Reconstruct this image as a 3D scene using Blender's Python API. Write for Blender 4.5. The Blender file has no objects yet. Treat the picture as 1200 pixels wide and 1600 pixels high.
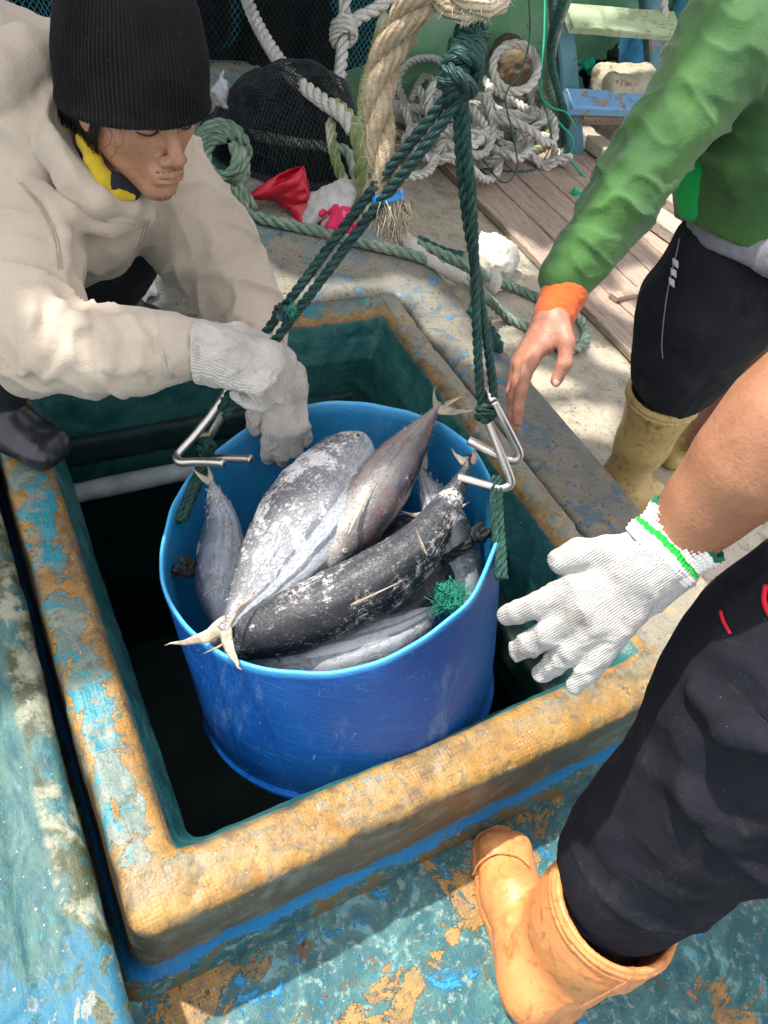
import bpy, math, random
import numpy as np
from mathutils import Vector, Matrix
C = bpy.context.scene.collection
sc = bpy.context.scene
rad = math.radians
random.seed(7)
rng = np.random.default_rng(5)

# ------------------------------------------------------------------ camera
RM = np.array([[0.86828785, 0.21965547, -0.44477824],
               [-0.44884832, 0.72965062, -0.51589259],
               [0.21121409, 0.64758123, 0.73213875]])
CAM = np.array([0.0, 0.0, 1.1])
FPX = 1185.0
cd = bpy.data.cameras.new('camera')
cam = bpy.data.objects.new('camera', cd)
C.objects.link(cam)
cd.sensor_fit = 'VERTICAL'; cd.sensor_height = 24.0; cd.lens = 24.0 * FPX / 1600.0
cd.clip_start = 0.05; cd.clip_end = 400
M4 = Matrix.Identity(4)
for i in range(3):
    for j in range(3):
        M4[i][j] = RM[i][j]
M4.translation = Vector(CAM)
cam.matrix_world = M4
sc.camera = cam

# ------------------------------------------------------------------ light
SUN = np.array([-0.30, 0.40, 1.0]); SUN = SUN / np.linalg.norm(SUN)
world = bpy.data.worlds.new('World'); sc.world = world; world.use_nodes = True
wn = world.node_tree.nodes; wl = world.node_tree.links
sky = wn.new('ShaderNodeTexSky'); sky.sky_type = 'NISHITA'; sky.sun_disc = False
sky.sun_elevation = math.asin(SUN[2]); sky.sun_rotation = math.atan2(SUN[0], SUN[1])
sky.air_density = 1.0; sky.dust_density = 3.0; sky.ozone_density = 0.6
skm = wn.new('ShaderNodeMix'); skm.data_type = 'RGBA'; skm.inputs[0].default_value = 0.45; skm.inputs[7].default_value = (6.6, 6.0, 5.2, 1); wl.new(sky.outputs['Color'], skm.inputs[6])   # warm white mixed into the sky to make the shade less blue
bg = wn['Background']; bg.inputs['Strength'].default_value = 0.15
wl.new(skm.outputs[2], bg.inputs['Color'])
sd = bpy.data.lights.new('sun', 'SUN'); sd.energy = 2.8; sd.angle = rad(1.2); sd.color = (1.0, 0.95, 0.86)
so = bpy.data.objects.new('sun', sd); C.objects.link(so)
so.rotation_euler = Vector(SUN).to_track_quat('Z', 'Y').to_euler()
sc.view_settings.view_transform = 'Standard'; sc.view_settings.look = 'None'
sc.view_settings.exposure = 1.5; sc.view_settings.gamma = 1.0

# ------------------------------------------------------------------ placing
def ray(px, py): return RM @ np.array([px - 600.0, 800.0 - py, -FPX])
def G(px, py, z=0.0):
    d = ray(px, py); return CAM + d * (z - CAM[2]) / d[2]
def P(px, py, d): return CAM + ray(px, py) / FPX * d
def camdir(x, y, z):
    v = RM @ np.array([x, y, z], float); return v / np.linalg.norm(v)
def unit(v):
    v = np.asarray(v, float); return v / (np.linalg.norm(v) + 1e-12)

# ------------------------------------------------------------------ objects
def props(o, label=None, cat=None, group=None, kind=None):
    if label: o['label'] = label
    if cat: o['category'] = cat
    if group: o['group'] = group
    if kind: o['kind'] = kind
    return o
def thing(name, loc, label, cat, group=None):
    o = bpy.data.objects.new(name, None); C.objects.link(o)
    o.location = Vector([float(a) for a in loc]); o.empty_display_size = 0.05
    return props(o, label, cat, group)
def wloc(o):
    l = np.array(o.location)
    while o.parent:
        o = o.parent; l = l + np.array(o.location)
    return l
def mesh(name, V, F, mat=None, parent=None, smooth=True, attrs=None, origin=None):
    V = np.asarray(V, float)
    if origin is None:
        base = wloc(parent) if parent is not None else np.zeros(3)
        loc = np.zeros(3)
    else:
        base = np.asarray(origin, float); loc = base - (wloc(parent) if parent is not None else 0)
    me = bpy.data.meshes.new(name)
    F = F.tolist() if hasattr(F, 'tolist') else F
    me.from_pydata((V - base).tolist(), [], F)
    me.update()
    if smooth: me.polygons.foreach_set('use_smooth', [True] * len(me.polygons))
    if attrs:
        for k, a in attrs.items():
            at = me.attributes.new(k, 'FLOAT_VECTOR', 'POINT')
            at.data.foreach_set('vector', np.asarray(a, float).ravel())
    if mat: me.materials.append(mat)
    o = bpy.data.objects.new(name, me); C.objects.link(o)
    o.location = Vector([float(a) for a in loc])
    if parent is not None: o.parent = parent
    return o
class MB:
    """collects pieces of ONE part"""
    def __init__(s): s.V = []; s.F = []; s.n = 0; s.A = []
    def add(s, V, F, A=None):
        V = np.asarray(V, float)
        s.V.append(V); s.F += [[i + s.n for i in f] for f in (F.tolist() if hasattr(F, 'tolist') else F)]
        s.A.append(np.zeros_like(V) if A is None else np.asarray(A, float)); s.n += len(V); return s
    def build(s, name, mat, parent=None, smooth=True, **k):
        return mesh(name, np.vstack(s.V), s.F, mat, parent, smooth, {'st': np.vstack(s.A)}, **k)

# ------------------------------------------------------------------ noise
def _h(ix, iy, iz, seed):
    n = (ix * 374761393 + iy * 668265263 + iz * 2147483647 + seed * 1274126177) & 0xffffffff
    n = ((n ^ (n >> 13)) * 1274126177) & 0xffffffff
    return ((n ^ (n >> 16)) & 0xffff) / 32767.5 - 1.0
def noise(Pn, s=1.0, seed=0, oct=1):
    p = np.asarray(Pn, float) * s; out = 0; amp = 1.0
    for o in range(oct):
        i = np.floor(p).astype(np.int64); f = p - i; f = f * f * (3 - 2 * f); r = 0
        for dx in (0, 1):
            for dy in (0, 1):
                for dz in (0, 1):
                    w = (f[:, 0] if dx else 1 - f[:, 0]) * (f[:, 1] if dy else 1 - f[:, 1]) * (f[:, 2] if dz else 1 - f[:, 2])
                    r = r + w * _h(i[:, 0] + dx, i[:, 1] + dy, i[:, 2] + dz, seed + o)
        out = out + r * amp; amp *= 0.5; p = p * 2.03
    return out

# ------------------------------------------------------------------ signed distance modelling
class SDF:
    def __init__(s, M=None, o=(0, 0, 0)):
        s.ops = []; s.M = np.eye(3) if M is None else np.asarray(M, float); s.o = np.asarray(o, float); s.sc = 1.0
    def L(s, p): return s.o + s.M @ (np.asarray(p, float) * s.sc)
    def cap(s, a, b, ra, rb=None, k=0.01, sub=False, loc=False):
        rb = ra if rb is None else rb
        if loc: a = s.L(a); b = s.L(b); ra *= s.sc; rb *= s.sc
        a = np.asarray(a, float); b = np.asarray(b, float)
        r = max(ra, rb); s.ops.append(('c', np.minimum(a, b) - r, np.maximum(a, b) + r, k, sub, (a, b, ra, rb))); return s
    def chain(s, pts, rs, k=0.01, **kw):
        for i in range(len(pts) - 1): s.cap(pts[i], pts[i + 1], rs[i], rs[i + 1], k, **kw)
        return s
    def pch(s, q, k=0.01, **kw):      # q: (px, py, depth, radius px)
        pts = [P(a[0], a[1], a[2]) for a in q]; rs = [a[3] * a[2] / FPX for a in q]
        return s.chain(pts, rs, k, **kw)
    def ell(s, c, r, R=None, k=0.01, sub=False, loc=False):
        r = np.asarray(r, float); R = np.eye(3) if R is None else np.asarray(R, float)
        if loc: c = s.L(c); R = s.M @ R; r = r * s.sc
        c = np.asarray(c, float); m = r.max(); s.ops.append(('e', c - m, c + m, k, sub, (c, r, R))); return s
    def fn(s, lo, hi, f, k=0.01, sub=False):
        s.ops.append(('f', np.asarray(lo, float), np.asarray(hi, float), k, sub, f)); return s
    def mesh(s, h, disp=None, pad=0.0):
        lo = np.min([o[1] for o in s.ops if not o[4]], 0) - 3 * h - pad; hi = np.max([o[2] for o in s.ops if not o[4]], 0) + 3 * h + pad
        n = np.ceil((hi - lo) / h).astype(int) + 1
        ax = [lo[i] + h * np.arange(n[i]) for i in range(3)]
        Fd = np.full(n, 1.0, np.float32)
        for kind, l, u, k, sub, a in s.ops:
            e = k + 3 * h
            i0 = [max(0, int((l[i] - e - lo[i]) / h)) for i in range(3)]; i1 = [min(n[i], int((u[i] + e - lo[i]) / h) + 2) for i in range(3)]
            if min(i1[i] - i0[i] for i in range(3)) <= 0: continue
            X = ax[0][i0[0]:i1[0]][:, None, None]; Y = ax[1][i0[1]:i1[1]][None, :, None]; Z = ax[2][i0[2]:i1[2]][None, None, :]
            if kind == 'c':
                A, B, ra, rb = a; d = B - A; dd = max(d @ d, 1e-12)
                x = X - A[0]; y = Y - A[1]; z = Z - A[2]
                t = np.clip((x * d[0] + y * d[1] + z * d[2]) / dd, 0, 1)
                D = np.sqrt((x - t * d[0])**2 + (y - t * d[1])**2 + (z - t * d[2])**2) - (ra + (rb - ra) * t)
            elif kind == 'e':
                c, r, R = a; x = X - c[0]; y = Y - c[1]; z = Z - c[2]
                u0 = x * R[0, 0] + y * R[1, 0] + z * R[2, 0]; u1 = x * R[0, 1] + y * R[1, 1] + z * R[2, 1]; u2 = x * R[0, 2] + y * R[1, 2] + z * R[2, 2]
                k0 = np.sqrt((u0 / r[0])**2 + (u1 / r[1])**2 + (u2 / r[2])**2) + 1e-9
                k1 = np.sqrt((u0 / r[0]**2)**2 + (u1 / r[1]**2)**2 + (u2 / r[2]**2)**2) + 1e-9
                D = k0 * (k0 - 1) / k1
            else:
                D = a(X, Y, Z)
            sl = (slice(i0[0], i1[0]), slice(i0[1], i1[1]), slice(i0[2], i1[2]))
            cur = Fd[sl]
            if sub: D = -D; hh = np.clip(0.5 + 0.5 * (D - cur) / k, 0, 1); Fd[sl] = cur + (D - cur) * hh + k * hh * (1 - hh)
            else: hh = np.clip(0.5 + 0.5 * (cur - D) / k, 0, 1); Fd[sl] = cur + (D - cur) * hh - k * hh * (1 - hh)
        V, Q = surfnets(Fd, lo, h)
        if disp is not None:
            N = vnorm(V, Q); V = V + N * np.asarray(disp(V, N))[:, None]
        return V, Q
def vnorm(V, Q):
    n = np.cross(V[Q[:, 2]] - V[Q[:, 0]], V[Q[:, 3]] - V[Q[:, 1]]); N = np.zeros_like(V)
    for i in range(4): np.add.at(N, Q[:, i], n)
    return N / (np.linalg.norm(N, axis=1)[:, None] + 1e-12)
def surfnets(Fd, lo, h):
    S = Fd < 0; n = np.array(Fd.shape)
    c = [S[i:n[0]-1+i, j:n[1]-1+j, k:n[2]-1+k] for i in (0, 1) for j in (0, 1) for k in (0, 1)]
    cnt = sum(x.astype(np.int8) for x in c); mix = (cnt > 0) & (cnt < 8)
    idx = np.argwhere(mix); ids = -np.ones(mix.shape, np.int64); ids[mix] = np.arange(len(idx))
    off = np.array([(i, j, k) for i in (0, 1) for j in (0, 1) for k in (0, 1)])
    val = np.stack([Fd[idx[:, 0]+o[0], idx[:, 1]+o[1], idx[:, 2]+o[2]] for o in off], 1).astype(float)
    acc = np.zeros((len(idx), 3)); w = np.zeros(len(idx))
    for a in range(8):
        for b in range(a + 1, 8):
            if np.abs(off[a] - off[b]).sum() != 1: continue
            m = (val[:, a] < 0) != (val[:, b] < 0); t = val[m, a] / (val[m, a] - val[m, b])
            acc[m] += off[a] + t[:, None] * (off[b] - off[a]); w[m] += 1
    V = lo + h * (idx + acc / w[:, None])
    Q = []
    for axi in range(3):
        o = [0, 0, 0]; o[axi] = 1
        A = S[:n[0]-o[0], :n[1]-o[1], :n[2]-o[2]]; B = S[o[0]:, o[1]:, o[2]:]
        e = np.argwhere(A != B); u, v = [(1, 2), (2, 0), (0, 1)][axi]
        e = e[(e[:, u] > 0) & (e[:, v] > 0) & (e[:, u] < n[u]-1) & (e[:, v] < n[v]-1)]
        def g(du, dv):
            q = e.copy(); q[:, u] -= du; q[:, v] -= dv; return ids[q[:, 0], q[:, 1], q[:, 2]]
        q = np.stack([g(1, 1), g(0, 1), g(0, 0), g(1, 0)], 1)
        fl = S[e[:, 0], e[:, 1], e[:, 2]]
        q[~fl] = q[~fl][:, ::-1]; Q.append(q)
    return V, np.vstack(Q)

# ------------------------------------------------------------------ curves
def smooth_path(pts, step):
    p = np.asarray(pts, float)
    if len(p) == 2: 
        n = max(2, int(np.linalg.norm(p[1] - p[0]) / step) + 1); t = np.linspace(0, 1, n)[:, None]; return p[0] * (1 - t) + p[1] * t
    q = np.vstack([2 * p[0] - p[1], p, 2 * p[-1] - p[-2]]); out = []
    for i in range(1, len(q) - 2):
        t = np.linspace(0, 1, 16, endpoint=False)[:, None]; a, b, c_, d = q[i-1], q[i], q[i+1], q[i+2]
        out.append(0.5 * (2*b + (c_-a)*t + (2*a-5*b+4*c_-d)*t**2 + (3*b-a-3*c_+d)*t**3))
    out = np.vstack(out + [p[-1:]])
    L = np.concatenate([[0], np.cumsum(np.linalg.norm(np.diff(out, axis=0), axis=1))]); n = max(3, int(L[-1] / step) + 1)
    s = np.linspace(0, L[-1], n); return np.stack([np.interp(s, L, out[:, i]) for i in range(3)], 1)
def frames(p, up=None):
    T = np.gradient(p, axis=0); T /= np.linalg.norm(T, axis=1)[:, None] + 1e-12
    a = np.array([0, 0, 1.0]) if up is None else np.asarray(up, float)
    if abs(T[0] @ a) > 0.9: a = np.array([1.0, 0, 0])
    n = a - T[0] * (a @ T[0]); n /= np.linalg.norm(n); N = [n]
    for i in range(1, len(p)):
        n = n - T[i] * (n @ T[i]); n /= np.linalg.norm(n) + 1e-12; N.append(n)
    N = np.array(N); return T, N, np.cross(T, N)
def tube(p, r, sides=8, caps=True, up=None):
    p = np.asarray(p, float); r = np.broadcast_to(np.asarray(r, float), (len(p),)); T, N, B = frames(p, up)
    a = np.linspace(0, 2*np.pi, sides, endpoint=False)
    V = (p[:, None] + r[:, None, None] * (np.cos(a)[None, :, None] * N[:, None] + np.sin(a)[None, :, None] * B[:, None])).reshape(-1, 3)
    i = np.arange(len(p) - 1)[:, None] * sides; j = np.arange(sides)[None]; j2 = (j + 1) % sides
    F = np.stack([i + j, i + j2, i + sides + j2, i + sides + j], -1).reshape(-1, 4).tolist()
    if caps: F.append(list(range(sides))[::-1]); F.append([(len(p)-1)*sides + k for k in range(sides)])
    return V, F
def rope_geo(mb, pts, R, strands=3, pitch=None, sides=6, jitter=0.0, ph=0.0, fuzz=0):
    pitch = pitch or 6.0 * R
    p = smooth_path(pts, pitch / 9.0)
    if jitter: p = p + np.stack([noise(p, 14, k) for k in range(3)], 1) * jitter
    T, N, B = frames(p); s = np.concatenate([[0], np.cumsum(np.linalg.norm(np.diff(p, axis=0), axis=1))])
    for k in range(strands):
        a = 2*np.pi*(s / pitch + k / strands) + ph; off = R * (0.52 if strands == 3 else 0.5)
        q = p + off * (np.cos(a)[:, None] * N + np.sin(a)[:, None] * B)
        V, F = tube(q, R * 0.54, sides)
        st = np.repeat(np.stack([s, np.full_like(s, k), s * 0], 1), sides, 0); st[:, 2] = np.tile(np.arange(sides) / sides, len(s)); mb.add(V, F, st)
    if fuzz:
        for _ in range(fuzz):
            i = rng.integers(0, len(p)); d = unit(rng.normal(size=3)); d = unit(d - T[i] * (d @ T[i]) + T[i] * rng.normal() * 0.7)
            a = p[i] + d * R * 0.8; l = min(R, .012) * (0.3 + rng.random() * 0.7); e = a + d * l + rng.normal(size=3) * l * 0.3
            mb.add([a, a + T[i] * R * 0.05, e], [[0, 1, 2]])
    return mb
def rope(name, pts, R, mat, label, group=None, parent=None, **k):
    mb = MB(); rope_geo(mb, pts, R, **k); p0 = np.asarray(pts[0], float)
    o = mb.build(name, mat, parent, origin=p0)
    if parent is None: props(o, label, 'rope', group)
    elif label: o['label'] = label
    return o
def box(c, s, R=None):
    c = np.asarray(c, float); s = np.asarray(s, float) / 2
    V = np.array([[x, y, z] for x in (-1, 1) for y in (-1, 1) for z in (-1, 1)]) * s
    if R is not None: V = V @ np.asarray(R).T
    return V + c, [[0, 1, 3, 2], [4, 6, 7, 5], [0, 4, 5, 1], [2, 3, 7, 6], [0, 2, 6, 4], [1, 5, 7, 3]]
def board(a, b, w, t, up=(0, 0, 1), n=14, seed=0, rough=0.0015):
    """a sawn board from a to b, slightly uneven, chamfered"""
    a = np.asarray(a, float); b = np.asarray(b, float); d = unit(b - a); u = np.asarray(up, float); u = unit(u - d * (u @ d)); s = np.cross(d, u)
    ch = min(w, t) * 0.12; pr = [(-w/2+ch, -t/2), (w/2-ch, -t/2), (w/2, -t/2+ch), (w/2, t/2-ch), (w/2-ch, t/2), (-w/2+ch, t/2), (-w/2, t/2-ch), (-w/2, -t/2+ch)]
    V = []
    for i in range(n + 1):
        c = a + (b - a) * i / n
        for (x, y) in pr: V.append(c + s * x + u * y)
    V = np.array(V); V += np.stack([noise(V, 9, seed + k) for k in range(3)], 1) * rough
    F = [[i*8+j, (i+1)*8+j, (i+1)*8+(j+1) % 8, i*8+(j+1) % 8] for i in range(n) for j in range(8)]
    F.append(list(range(8))); F.append([n*8+j for j in range(8)][::-1])
    return V, F
def sheet(fx, nu, nv):
    u, v = np.meshgrid(np.linspace(0, 1, nu), np.linspace(0, 1, nv), indexing='ij'); V = fx(u.ravel(), v.ravel())
    i = np.arange(nu-1)[:, None]*nv; j = np.arange(nv-1)[None]
    return V, np.stack([i+j, i+nv+j, i+nv+j+1, i+j+1], -1).reshape(-1, 4)

# ------------------------------------------------------------------ materials
def ramp(nt, fac, stops, interp='LINEAR'):
    r = nt.nodes.new('ShaderNodeValToRGB'); r.color_ramp.interpolation = interp; e = r.color_ramp.elements
    while len(e) < len(stops): e.new(0.5)
    for i, (p_, c_) in enumerate(stops):
        e[i].position = p_; e[i].color = (*c_, 1) if len(c_) == 3 else c_
    nt.links.new(fac, r.inputs[0]); return r.outputs[0]
def nz(nt, co, scale, detail=4, rough=0.55, dist=0.0, sc3=None, kind='noise'):
    if sc3 is not None:
        m = nt.nodes.new('ShaderNodeMapping'); m.inputs['Scale'].default_value = sc3; nt.links.new(co, m.inputs[0]); co = m.outputs[0]
    if kind == 'vor':
        n = nt.nodes.new('ShaderNodeTexVoronoi'); n.inputs['Scale'].default_value = scale; nt.links.new(co, n.inputs['Vector']); return n.outputs['Distance']
    n = nt.nodes.new('ShaderNodeTexNoise'); n.inputs['Scale'].default_value = scale; n.inputs['Detail'].default_value = detail
    n.inputs['Roughness'].default_value = rough; n.inputs['Distortion'].default_value = dist
    nt.links.new(co, n.inputs['Vector']); return n.outputs['Fac']
def mth(nt, op, a, b=None, c_=None, clamp=False):
    n = nt.nodes.new('ShaderNodeMath'); n.operation = op; n.use_clamp = clamp
    for i, v in enumerate((a, b, c_)):
        if v is None: continue
        if isinstance(v, (int, float)): n.inputs[i].default_value = v
        else: nt.links.new(v, n.inputs[i])
    return n.outputs[0]
def mix(nt, f, a, b, bt='MIX'):
    n = nt.nodes.new('ShaderNodeMix'); n.data_type = 'RGBA'; n.blend_type = bt
    for k, v in ((0, f), (6, a), (7, b)):
        if isinstance(v, (int, float)): n.inputs[k].default_value = v
        elif isinstance(v, tuple): n.inputs[k].default_value = (*v, 1) if len(v) == 3 else v
        else: nt.links.new(v, n.inputs[k])
    return n.outputs[2]
def thr(nt, v, lo, hi):
    n = nt.nodes.new('ShaderNodeMapRange'); n.inputs[1].default_value = lo; n.inputs[2].default_value = hi
    n.interpolation_type = 'SMOOTHSTEP'; nt.links.new(v, n.inputs[0]); return n.outputs[0]
class Mat:
    def __init__(s, name, rough=0.6, spec=0.4, metal=0.0, coord='Object', **kw):
        s.m = bpy.data.materials.new(name); s.m.use_nodes = True; s.nt = s.m.node_tree; s.b = s.nt.nodes['Principled BSDF']
        s.b.inputs['Roughness'].default_value = rough; s.b.inputs['Metallic'].default_value = metal; s.b.inputs['Specular IOR Level'].default_value = spec
        for k, v in kw.items(): s.b.inputs[k.replace('_', ' ')].default_value = v
        t = s.nt.nodes.new('ShaderNodeTexCoord'); s.co = t.outputs[coord]; s.bumps = []
    def attr(s, name='st'):
        a = s.nt.nodes.new('ShaderNodeAttribute'); a.attribute_name = name; return a.outputs['Vector']
    def sep(s, v):
        n = s.nt.nodes.new('ShaderNodeSeparateXYZ'); s.nt.links.new(v, n.inputs[0]); return n.outputs
    def col(s, c_):
        if isinstance(c_, tuple): s.b.inputs['Base Color'].default_value = (*c_, 1)
        else: s.nt.links.new(c_, s.b.inputs['Base Color'])
        return s
    def rgh(s, v): s.nt.links.new(v, s.b.inputs['Roughness']); return s
    def bump(s, h, dist=0.002, strength=1.0):
        n = s.nt.nodes.new('ShaderNodeBump'); n.inputs['Strength'].default_value = strength; n.inputs['Distance'].default_value = dist
        s.nt.links.new(h, n.inputs['Height'])
        if s.bumps: s.nt.links.new(s.bumps[-1], n.inputs['Normal'])
        s.bumps.append(n.outputs[0]); s.nt.links.new(n.outputs[0], s.b.inputs['Normal']); return s
def simple(name, c1, c2=None, rough=0.6, scale=20, bump=0.0, bscale=80, spec=0.4, metal=0.0, c3=None, **kw):
    m = Mat(name, rough, spec, metal, **kw)
    c2 = c2 or tuple(x * 0.7 for x in c1); f = nz(m.nt, m.co, scale, 5, 0.6); c_ = mix(m.nt, thr(m.nt, f, 0.35, 0.65), c1, c2)
    if c3: c_ = mix(m.nt, thr(m.nt, nz(m.nt, m.co, scale * 2.7, 5, 0.6), 0.56, 0.66), c_, c3)
    m.col(c_)
    if bump: m.bump(nz(m.nt, m.co, bscale, 3), bump)
    return m.m
# ================================================================== painted / worn materials
def paint_mat(name, kind):
    m = Mat(name, 0.5, 0.35); nt = m.nt; m.co = nt.nodes.new('ShaderNodeNewGeometry').outputs['Position']; co = m.co; xyz = m.sep(co); X, Y, Z = xyz[0], xyz[1], xyz[2]
    big = nz(nt, co, 5, 6, 0.65, 0.6); mid = nz(nt, co, 16, 8, 0.69, 0.4); fine = nz(nt, co, 60, 6, 0.7); grit = nz(nt, co, 190, 4, 0.6); mid2 = nz(nt, co, 11.3, 9, 0.66, 1.2)
    specks = nz(nt, co, 95, 2, 0.5)
    # woven fibreglass showing through
    wv = mth(nt, 'ADD', mth(nt, 'SINE', mth(nt, 'MULTIPLY', mth(nt, 'ADD', X, mth(nt, 'MULTIPLY', mid, 0.012)), 1050)), mth(nt, 'SINE', mth(nt, 'MULTIPLY', mth(nt, 'ADD', Y, mth(nt, 'MULTIPLY', big, 0.02)), 1050)))
    wv = thr(nt, wv, -1.2, 1.6)
    wv2 = mth(nt, 'MULTIPLY', wv, mth(nt, 'MULTIPLY', thr(nt, big, 0.42, 0.60), thr(nt, mid, .62, .45))); glass = mix(nt, wv2, (0.25, 0.135, 0.035), (0.38, 0.225, 0.065)); glass = mix(nt, thr(nt, mid, 0.42, 0.62), glass, (0.33, 0.20, 0.065)); glass = mix(nt, mth(nt, 'MULTIPLY', thr(nt, nz(nt, co, 21, 8, 0.70, 1.5), 0.50, 0.62), 0.7), glass, (0.12, 0.095, 0.06)); glass = mix(nt, thr(nt, mid2, 0.60, 0.72), glass, (0.17, 0.12, 0.075))
    grey = mix(nt, thr(nt, mid, 0.35, 0.62), (0.12, 0.145, 0.13), (0.20, 0.20, 0.165)); grey = mix(nt, thr(nt, fine, 0.55, 0.7), grey, (0.10, 0.09, 0.06))
    teal = mix(nt, thr(nt, mid2, 0.38, 0.6), (0.015, 0.085, 0.105), (0.055, 0.155, 0.155)); teal = mix(nt, thr(nt, fine, 0.52, 0.66), teal, (0.17, 0.26, 0.235)); teal = mix(nt, thr(nt, fine, 0.42, 0.32), teal, (0.03, 0.10, 0.11))
    blue = mix(nt, thr(nt, fine, 0.4, 0.6), (0.012, 0.13, 0.34), (0.03, 0.20, 0.38))
    lblue = mix(nt, thr(nt, fine, 0.4, 0.6), (0.07, 0.24, 0.30), (0.14, 0.28, 0.29))
    rgh = 0.5
    if kind == 'deck':
        c_ = teal
        c_ = mix(nt, thr(nt, mid2, 0.565, 0.585), c_, lblue); c_ = mix(nt, thr(nt, mid, 0.59, 0.60), c_, (0.015, 0.21, 0.42)); c_ = mix(nt, thr(nt, nz(nt, co, 31, 9, 0.75, 1.0), 0.60, 0.61), c_, (0.10, 0.075, 0.04))
        gl = thr(nt, mth(nt, 'ADD', mth(nt, 'MULTIPLY', big, 0.6), mth(nt, 'MULTIPLY', mid2, 0.4)), 0.545, 0.552); gl = mth(nt, 'MULTIPLY', gl, thr(nt, nz(nt, co, 45, 8, 0.75), 0.36, 0.42)); c_ = mix(nt, gl, c_, mix(nt, thr(nt, nz(nt, co, 14, 7, .7, 1.0), .45, .6), glass, (0.17, 0.115, 0.06)))
        # beige worn fibreglass on the walkway beyond the hatch
        walk = mix(nt, thr(nt, mid, 0.35, 0.65), (0.46, 0.395, 0.31), (0.35, 0.31, 0.24)); walk = mix(nt, thr(nt, big, 0.5, 0.7), walk, (0.19, 0.185, 0.15)); walk = mix(nt, thr(nt, specks, 0.66, 0.70), walk, (0.12, 0.10, 0.07))
        walk = mix(nt, thr(nt, mid2, 0.66, 0.70), walk, (0.18, 0.26, 0.26))
        w = thr(nt, mth(nt, 'ADD', mth(nt, 'ADD', Y, mth(nt, 'MULTIPLY', X, 0.25)), mth(nt, 'MULTIPLY', big, 0.3)), 0.80, 0.90); c_ = mix(nt, w, c_, walk)
        m.bump(thr(nt, mid, 0.598, 0.617), 0.0012); m.bump(gl, -0.0015)
    elif kind == 'coaming':
        ax = mth(nt, 'ABSOLUTE', mth(nt, 'SUBTRACT', X, 0.547)); ay = mth(nt, 'ABSOLUTE', mth(nt, 'SUBTRACT', Y, 0.852))
        ins = mth(nt, 'MAXIMUM', mth(nt, 'SUBTRACT', ax, 0.435), mth(nt, 'SUBTRACT', ay, 0.5295))      # <0 inside the opening
        c_ = glass
        # left over paint in the middle of the rails
        patch = thr(nt, mth(nt, 'SUBTRACT', mid2, mth(nt, 'MULTIPLY', mth(nt, 'ABSOLUTE', mth(nt, 'SUBTRACT', ins, 0.048)), 4.2)), 0.40, 0.41); patch = mth(nt, 'MULTIPLY', patch, thr(nt, mth(nt, 'ADD', Y, mth(nt, 'MULTIPLY', mid, 0.12)), 0.32, 0.42))
        smx = nz(nt, co, 12, 7, 0.64, 0.8, (0.3, 1.3, 1)); smy = nz(nt, co, 12, 7, 0.64, 0.8, (1.3, 0.3, 1)); fy = thr(nt, Y, 0.30, 0.36); sm = mth(nt, 'ADD', mth(nt, 'MULTIPLY', smx, mth(nt, 'SUBTRACT', 1.0, fy)), mth(nt, 'MULTIPLY', smy, fy)); dirt = thr(nt, sm, 0.50, 0.64); c_ = mix(nt, mth(nt, 'MULTIPLY', dirt, 0.75), c_, mix(nt, thr(nt, fine, .4, .6), (0.085, 0.06, 0.035), (0.19, 0.155, 0.10)))
        pc = mix(nt, thr(nt, big, 0.49, 0.52), (0.10, 0.15, 0.135), (0.025, 0.19, 0.24)); pc = mix(nt, thr(nt, mid, 0.50, 0.56), pc, (0.17, 0.20, 0.17))
        c_ = mix(nt, patch, c_, pc)
        # the right rail is mostly grey
        rt = thr(nt, mth(nt, 'ADD', X, mth(nt, 'MULTIPLY', mid2, 0.12)), 1.055, 1.085); c_ = mix(nt, rt, c_, mix(nt, thr(nt, mid, 0.5, 0.6), (0.24, 0.22, 0.17), (0.36, 0.28, 0.16)))
        dk = thr(nt, mth(nt, 'ADD', mid, mth(nt, 'MULTIPLY', fine, 0.3)), 0.76, 0.84); c_ = mix(nt, dk, c_, (0.10, 0.07, 0.045))
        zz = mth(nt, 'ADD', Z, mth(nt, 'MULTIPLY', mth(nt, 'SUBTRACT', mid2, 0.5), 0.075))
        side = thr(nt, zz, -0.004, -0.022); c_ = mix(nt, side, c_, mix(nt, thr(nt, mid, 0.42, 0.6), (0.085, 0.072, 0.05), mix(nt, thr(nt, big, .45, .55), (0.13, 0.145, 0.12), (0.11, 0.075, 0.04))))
        z2 = mth(nt, 'ADD', Z, mth(nt, 'MULTIPLY', mth(nt, 'SUBTRACT', mid, 0.5), 0.09))
        band = mth(nt, 'MULTIPLY', thr(nt, z2, -0.155, -0.158), thr(nt, z2, -0.202, -0.198)); c_ = mix(nt, band, c_, (0.012, 0.17, 0.42))
        low = thr(nt, z2, -0.200, -0.204); c_ = mix(nt, low, c_, mix(nt, thr(nt, mid2, 0.5, 0.55), teal, (0.13, 0.09, 0.035)))
        it = mix(nt, thr(nt, mid, 0.4, 0.6), (0.014, 0.095, 0.10), (0.035, 0.145, 0.14))
        c_ = mix(nt, thr(nt, mth(nt, 'ADD', ins, mth(nt, 'MULTIPLY', fine, 0.004)), 0.004, 0.0), c_, it)
        m.bump(patch, 0.0010); m.bump(wv2, 0.0003)
        m.bump(nz(nt, co, 26, 4, 0.6), 0.004)
    elif kind == 'platform':
        c_ = mix(nt, thr(nt, mid, 0.38, 0.62), (0.15, 0.155, 0.14), (0.22, 0.19, 0.14)); c_ = mix(nt, thr(nt, mid2, 0.5, 0.62), c_, (0.085, 0.12, 0.145))
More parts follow.
